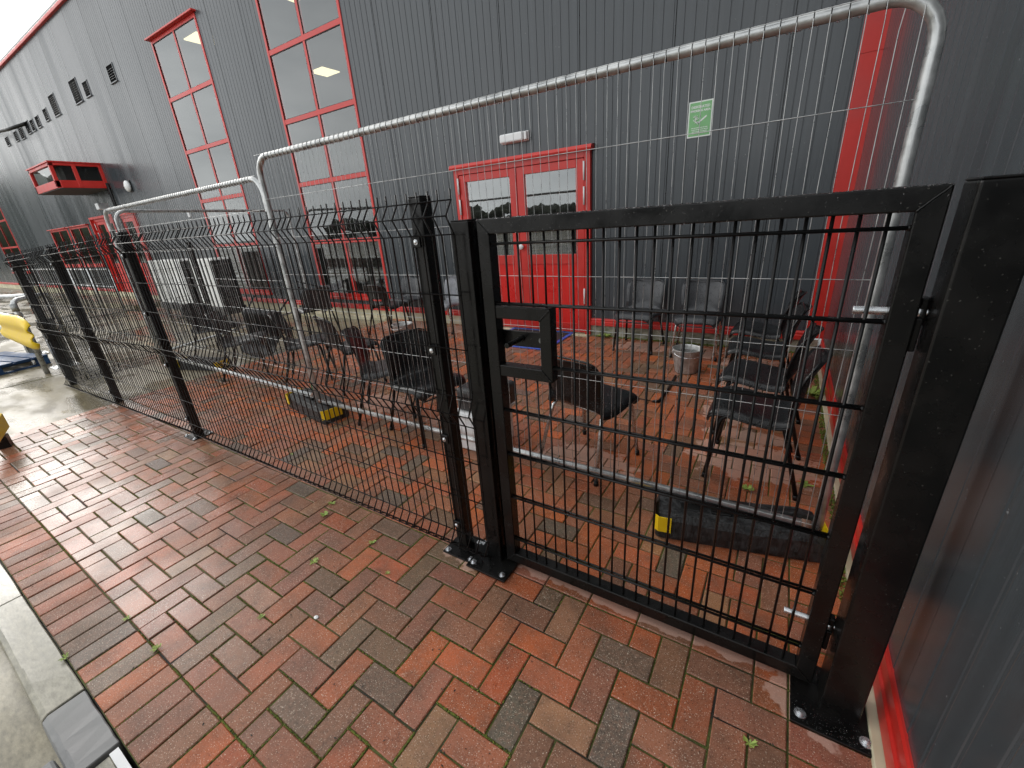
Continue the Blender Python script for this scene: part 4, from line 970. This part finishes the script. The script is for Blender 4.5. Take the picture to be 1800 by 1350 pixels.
# ------------------------------------------------------------------ handrail beyond
hr = thing('handrail', 'galvanised two-rail handrail along the ramp to the far red doors', 'handrail', (0, 0, -.08))
for x in (-13.9, -15.6, -17.3, -19.0, -20.7, -22.5): MB().tube([(x, 3.75, 0), (x, 3.75, 1.08)], .024, 8).build('rail_post', 'galv', hr)
for z in (.62, 1.08): MB().tube([(-13.9, 3.75, z), (-17.3, 3.75, z), (-22.5, 3.75, z - .0)], .022, 8).build('rail', 'galv', hr)
MB().box(-23, 3.9, -.1, -13.7, WA - .03, .10).build('ramp', 'concrete', hr)

# ------------------------------------------------------------------ left: barrier posts, guard, pallet
Z = yard_z(-8) + .03
arm = thing('crash_barrier', 'galvanised crash barrier end with bright yellow moulded end guard', 'barrier', (0, 0, Z))
def hsec(x, y, h, par):
    mb = MB(); mb.box(x - .075, y - .075, 0, x + .075, y - .067, h); mb.box(x - .075, y + .067, 0, x + .075, y + .075, h); mb.box(x - .004, y - .067, 0, x + .004, y + .067, h); mb.build('barrier_post', 'galvd', par)
    MB().box(x - .15, y - .15, 0, x + .15, y + .15, .015).build('base_plate', 'galv', par, .002)
    for dx in (-.11, .11):
        for dy in (-.11, .11): bolt(par, x + dx, y + dy, .015, .014)
hsec(-7.72, 1.12, .72, arm); hsec(-9.4, 1.12, .72, arm)
prof = [(-.155, .0), (-.14, .04), (-.10, .075), (-.06, .075), (-.02, .02), (.02, .02), (.06, .075), (.10, .075), (.14, .04), (.155, .0)]
n = len(prof); mb = MB(); mb.add([(x, .95 - d_, .62 + h_) for x in (-13, -7.75) for h_, d_ in prof], [(i, i + 1, n + i + 1, n + i) for i in range(n - 1)]); o = mb.build('barrier_rail', 'galv', arm); s_ = o.modifiers.new('s', 'SOLIDIFY'); s_.thickness = .004
mb = MB(); secs = [(-8.3, .95), (-7.9, 1.0), (-7.4, 1.12), (-7.0, 1.16), (-6.8, 1.06), (-6.68, .88), (-6.62, .6)]; vs = []
for x, k in secs:
    for h_, d_ in prof: vs.append((x, .80 - d_ * .62, .655 + h_ * 1.2 * k))
mb.add(vs, [(a * n + i, a * n + i + 1, (a + 1) * n + i + 1, (a + 1) * n + i) for a in range(len(secs) - 1) for i in range(n - 1)], True); o = mb.build('end_guard', 'yellow', arm)
s_ = o.modifiers.new('s', 'SOLIDIFY'); s_.thickness = .014
hoop = thing('hoop_guard', 'galvanised tube hoop guard standing beside the crash barrier end', 'hoop', (0, 0, Z))
MB().tube([(-7.42, .86, 0), (-7.42, .86, .97), (-7.44, .88, 1.02), (-7.50, .93, 1.04), (-7.9, 1.25, 1.04), (-7.96, 1.3, 1.02), (-7.98, 1.32, .96), (-7.98, 1.32, 0)], .03, 12).build('hoop_tube', 'galv', hoop)
MB().tube([(-7.96, 1.3, 1.03), (-8.9, .9, 1.03)], .03, 12).build('hoop_arm', 'galv', hoop)
MB().cyl((-7.42, .86, .9), (-7.42, .86, 1.0), .037, 12).build('hoop_collar', 'galvd', hoop)
pal = thing('pallet', 'flat blue painted wooden pallet lying on the wet concrete at left', 'pallet', (-8.75, .38, Z), math.radians(12))
for y in (-.5, -.3, -.1, .1, .3, .5): MB().box(-.62, y - .085, .122, .62, y + .085, .142).build('deck_board', 'bluepaint', pal, .003, 1)
for x in (-.55, 0, .55):
    MB().box(x - .05, -.585, .0, x + .05, .585, .02).build('skid_board', 'bluepaint', pal, .003, 1); MB().box(x - .05, -.585, .1, x + .05, .585, .121).build('stringer_board', 'bluepaint', pal, .003, 1)
    for y in (-.52, 0, .52): MB().box(x - .05, y - .065, .021, x + .05, y + .065, .099).build('pallet_block', 'bluepaint', pal, .003, 1)
yb = thing('bumper', 'tip of a yellow and black bumper bar at the left edge of the paving', 'bumper', (-3.92, -.14, 0), math.radians(-16))
MB().prism([(-.5, .12), (.02, .13), (.12, .19), (.06, .25), (-.5, .26)], -.04, .05, Matrix(((1, 0, 0, 0), (0, 0, 1, 0), (0, 1, 0, 0), (0, 0, 0, 1)))).build('bumper_bar', 'yellow', yb, .01)
MB().box(-.4, -.03, 0, -.3, .04, .1).build('bumper_leg', 'wire', yb)

# ------------------------------------------------------------------ weeds and moss
def weed(x, y, r, label, n=9):
    mb = MB()
    for i in range(n):
        a = 2 * math.pi * i / n + random.uniform(-.3, .3); l_ = r * random.uniform(.6, 1.1); w_ = l_ * .15; up = random.uniform(.25, .6)
        dx, dy = math.cos(a), math.sin(a); px, py = -dy, dx
        c = [(0, 0, .002), (l_ * .45, w_, l_ * up * .8), (l_, 0, l_ * up), (l_ * .45, -w_, l_ * up * .8)]
        mb.add([(dx * u + px * v, dy * u + py * v, z) for u, v, z in c], [(0, 1, 2, 3)], True)
        c = [(l_ * .5, w_ * .8, l_ * up * .7), (l_ * .75, w_ * 2.0, l_ * up), (l_ * .85, w_ * .4, l_ * up * .9)]
        mb.add([(dx * u + px * v, dy * u + py * v, z) for u, v, z in c], [(0, 1, 2)], True)
    mb.add([(-.002, -.002, -.006), (.002, -.002, -.006), (0, .002, .004)], [(0, 1, 2)])
    o = mb.build('weed', 'leaf'); o.location = (x, y, 0); tag(o, label, 'weed', 'small weeds growing in the paving joints'); return o
W = [(-.845, .665, 0.030, 'largest leafy weed in the paving joints outside the mesh fence', 14), (-.90, .755, .028, 'small weed just behind the largest one, by the fence bottom', 8), (-.41, .64, .022, 'small weed two bricks right of the largest one outside the fence', 8),
     (-.18, .53, .014, 'tiny weed in the joint between largest weed and the near base plates', 6), (-.57, .405, .026, 'weed in the joint midway between largest weed and foreground', 9), (-.49, .095, 0.017, 'weed where four blocks meet in the left foreground', 9),
     (-1.03, -.205, 0.022, 'weed at the kerb-side joint beside the soldier bricks, upper one', 9), (-.735, -.205, 0.024, 'weed at the kerb-side joint beside the soldier bricks, lower one', 9), (-1.03, -.41, 0.022, 'weed growing against the pale kerb', 8),
     (1.33, .58, 0.022, 'yellow-green weed below the lower right corner of the gate', 8), (1.22, 1.95, .05, 'leafy weed behind the black rubber foot near the side wall', 11), (1.50, 2.12, .045, 'weed beside the foot of the right mesh panel upright', 10),
     (1.56, 3.55, .13, 'big bright weed against the red base flashing of the side wall', 16), (-.63, 4.73, .11, 'grassy weed at the plinth right of the red door', 14), (-1.7, 1.0, .02, 'tiny weed just inside the mesh fence', 6), (.05, 1.12, .018, 'tiny weed inside the fence beside the near post', 6)]
for q in W: weed(q[0], q[1], q[2], q[3], q[4])
mb = MB()
def mossline(x0, y0, x1, y1, n, r=.0026):
    for i in range(n):
        f = random.random(); x = x0 + (x1 - x0) * f; y = y0 + (y1 - y0) * f
        mb.ball((x + random.gauss(0, .0012), y + random.gauss(0, .0012), -.0035 + random.uniform(0, .0015)), r * random.uniform(.6, 1.3), 5, 3, (1.1, 1.1, .9))
for c in cells[:700]:
    cx, cy = (c[0] + c[2]) / 2, (c[1] + c[3]) / 2
    amt = noise.noise(Vector((cx * 1.1 + 3, cy * 1.1, 0)))
    if amt > -.12 and cy < .8:
        nn = int(120 * min(1, (amt + .15) * 2)); g = .003
        if random.random() < .8: mossline(c[0], c[3] + g, c[2], c[3] + g, nn)
        if random.random() < .45: mossline(c[2] + g, c[1], c[2] + g, c[3], nn)
for i in range(1500): mb.ball((random.uniform(1.60, 1.645), random.uniform(1.2, 4.7), random.uniform(-.002, .006)), random.uniform(.003, .009), 5, 3)
for i in range(900): mb.ball((random.uniform(-.8, 1.6), WA - .05 + random.gauss(0, .012), random.uniform(-.002, .01)), random.uniform(.004, .010), 5, 3)
ms = mb.build('moss', 'moss'); stuff(ms)

db = MB()
for i in range(420):
    c = cells[random.randrange(260)]
    x, y = (random.uniform(c[0], c[2]), c[3] + .003) if random.random() < .6 else (random.uniform(c[0], c[2]), random.uniform(c[1], c[3]))
    a = random.uniform(0, 6.3); l_ = random.uniform(.002, .007); z = .0015
    dx, dy = math.cos(a) * l_, math.sin(a) * l_; db.add([(x - dx, y - dy, z), (x - dy * .4, y + dx * .4, z + .0012), (x + dx, y + dy, z + random.uniform(0, .003)), (x + dy * .4, y - dx * .4, z)], [(0, 1, 2), (0, 2, 3)])
stuff(db.build('debris', 'bark'))
# ------------------------------------------------------------------ what the panes mirror: hedge line and a bare tree across the yard
mb = MB()
for i in range(34):
    y = 34 - i * 1.8; h = 11.6 + random.uniform(-1.4, 1.4)
    mb.ball((-92 + random.uniform(-2, 2), y, h * .48), h * .54, 9, 7, (.8, .55, 1))
for i in range(1500):
    x = random.uniform(-75, 66); h = 2.2 + 2.6 * abs(noise.noise(Vector((x * .16, 2, 0)))) + 1.2 * abs(noise.noise(Vector((x * .9, 7, 0))))
    mb.ball((x, -47 + random.uniform(-2, 2), h * random.random() ** .5), random.uniform(.3, .75), 5, 4, (1.2, 1, .8))
for v in range(len(mb.v)):
    p = Vector(mb.v[v]); mb.v[v] = tuple(p + Vector((noise.noise(p * 1.7), noise.noise(p * 1.7 + Vector((9, 0, 0))), noise.noise(p * 1.7 + Vector((0, 9, 0))))) * .5)
stuff(mb.build('hedge', 'farleaf'))
tr = thing('bare_tree', 'leafless winter tree across the yard, mirrored in the door glass', 'tree', (-9.2, -33, 0))
tk = MB(); random.seed(5)
def branch(p, d, l_, r, dep):
    q = p + d * l_; tk.tube([p, p.lerp(q, .5) + Vector((random.gauss(0, .05), random.gauss(0, .05), 0)) * l_, q], [r, r * .85, r * .68], 6 if dep < 3 else 4, False)
    if dep >= 6: return
    for i in range(2 if dep else 4):
        nd = (d + Vector((random.gauss(0, .5), random.gauss(0, .5), random.gauss(.12, .25)))).normalized(); branch(q, nd, l_ * random.uniform(.62, .82), r * .66, dep + 1)
branch(Vector((0, 0, -.1)), Vector((0, 0, 1)), 1.9, .2, 0)
tk.build('trunk', 'bark', tr)
tag(MB().box(-40, -38.2, -.16, 22, -38, 1.35).build('yard_wall', 'asphalt'), 'low dark boundary wall far across the yard behind the viewer', 'wall')
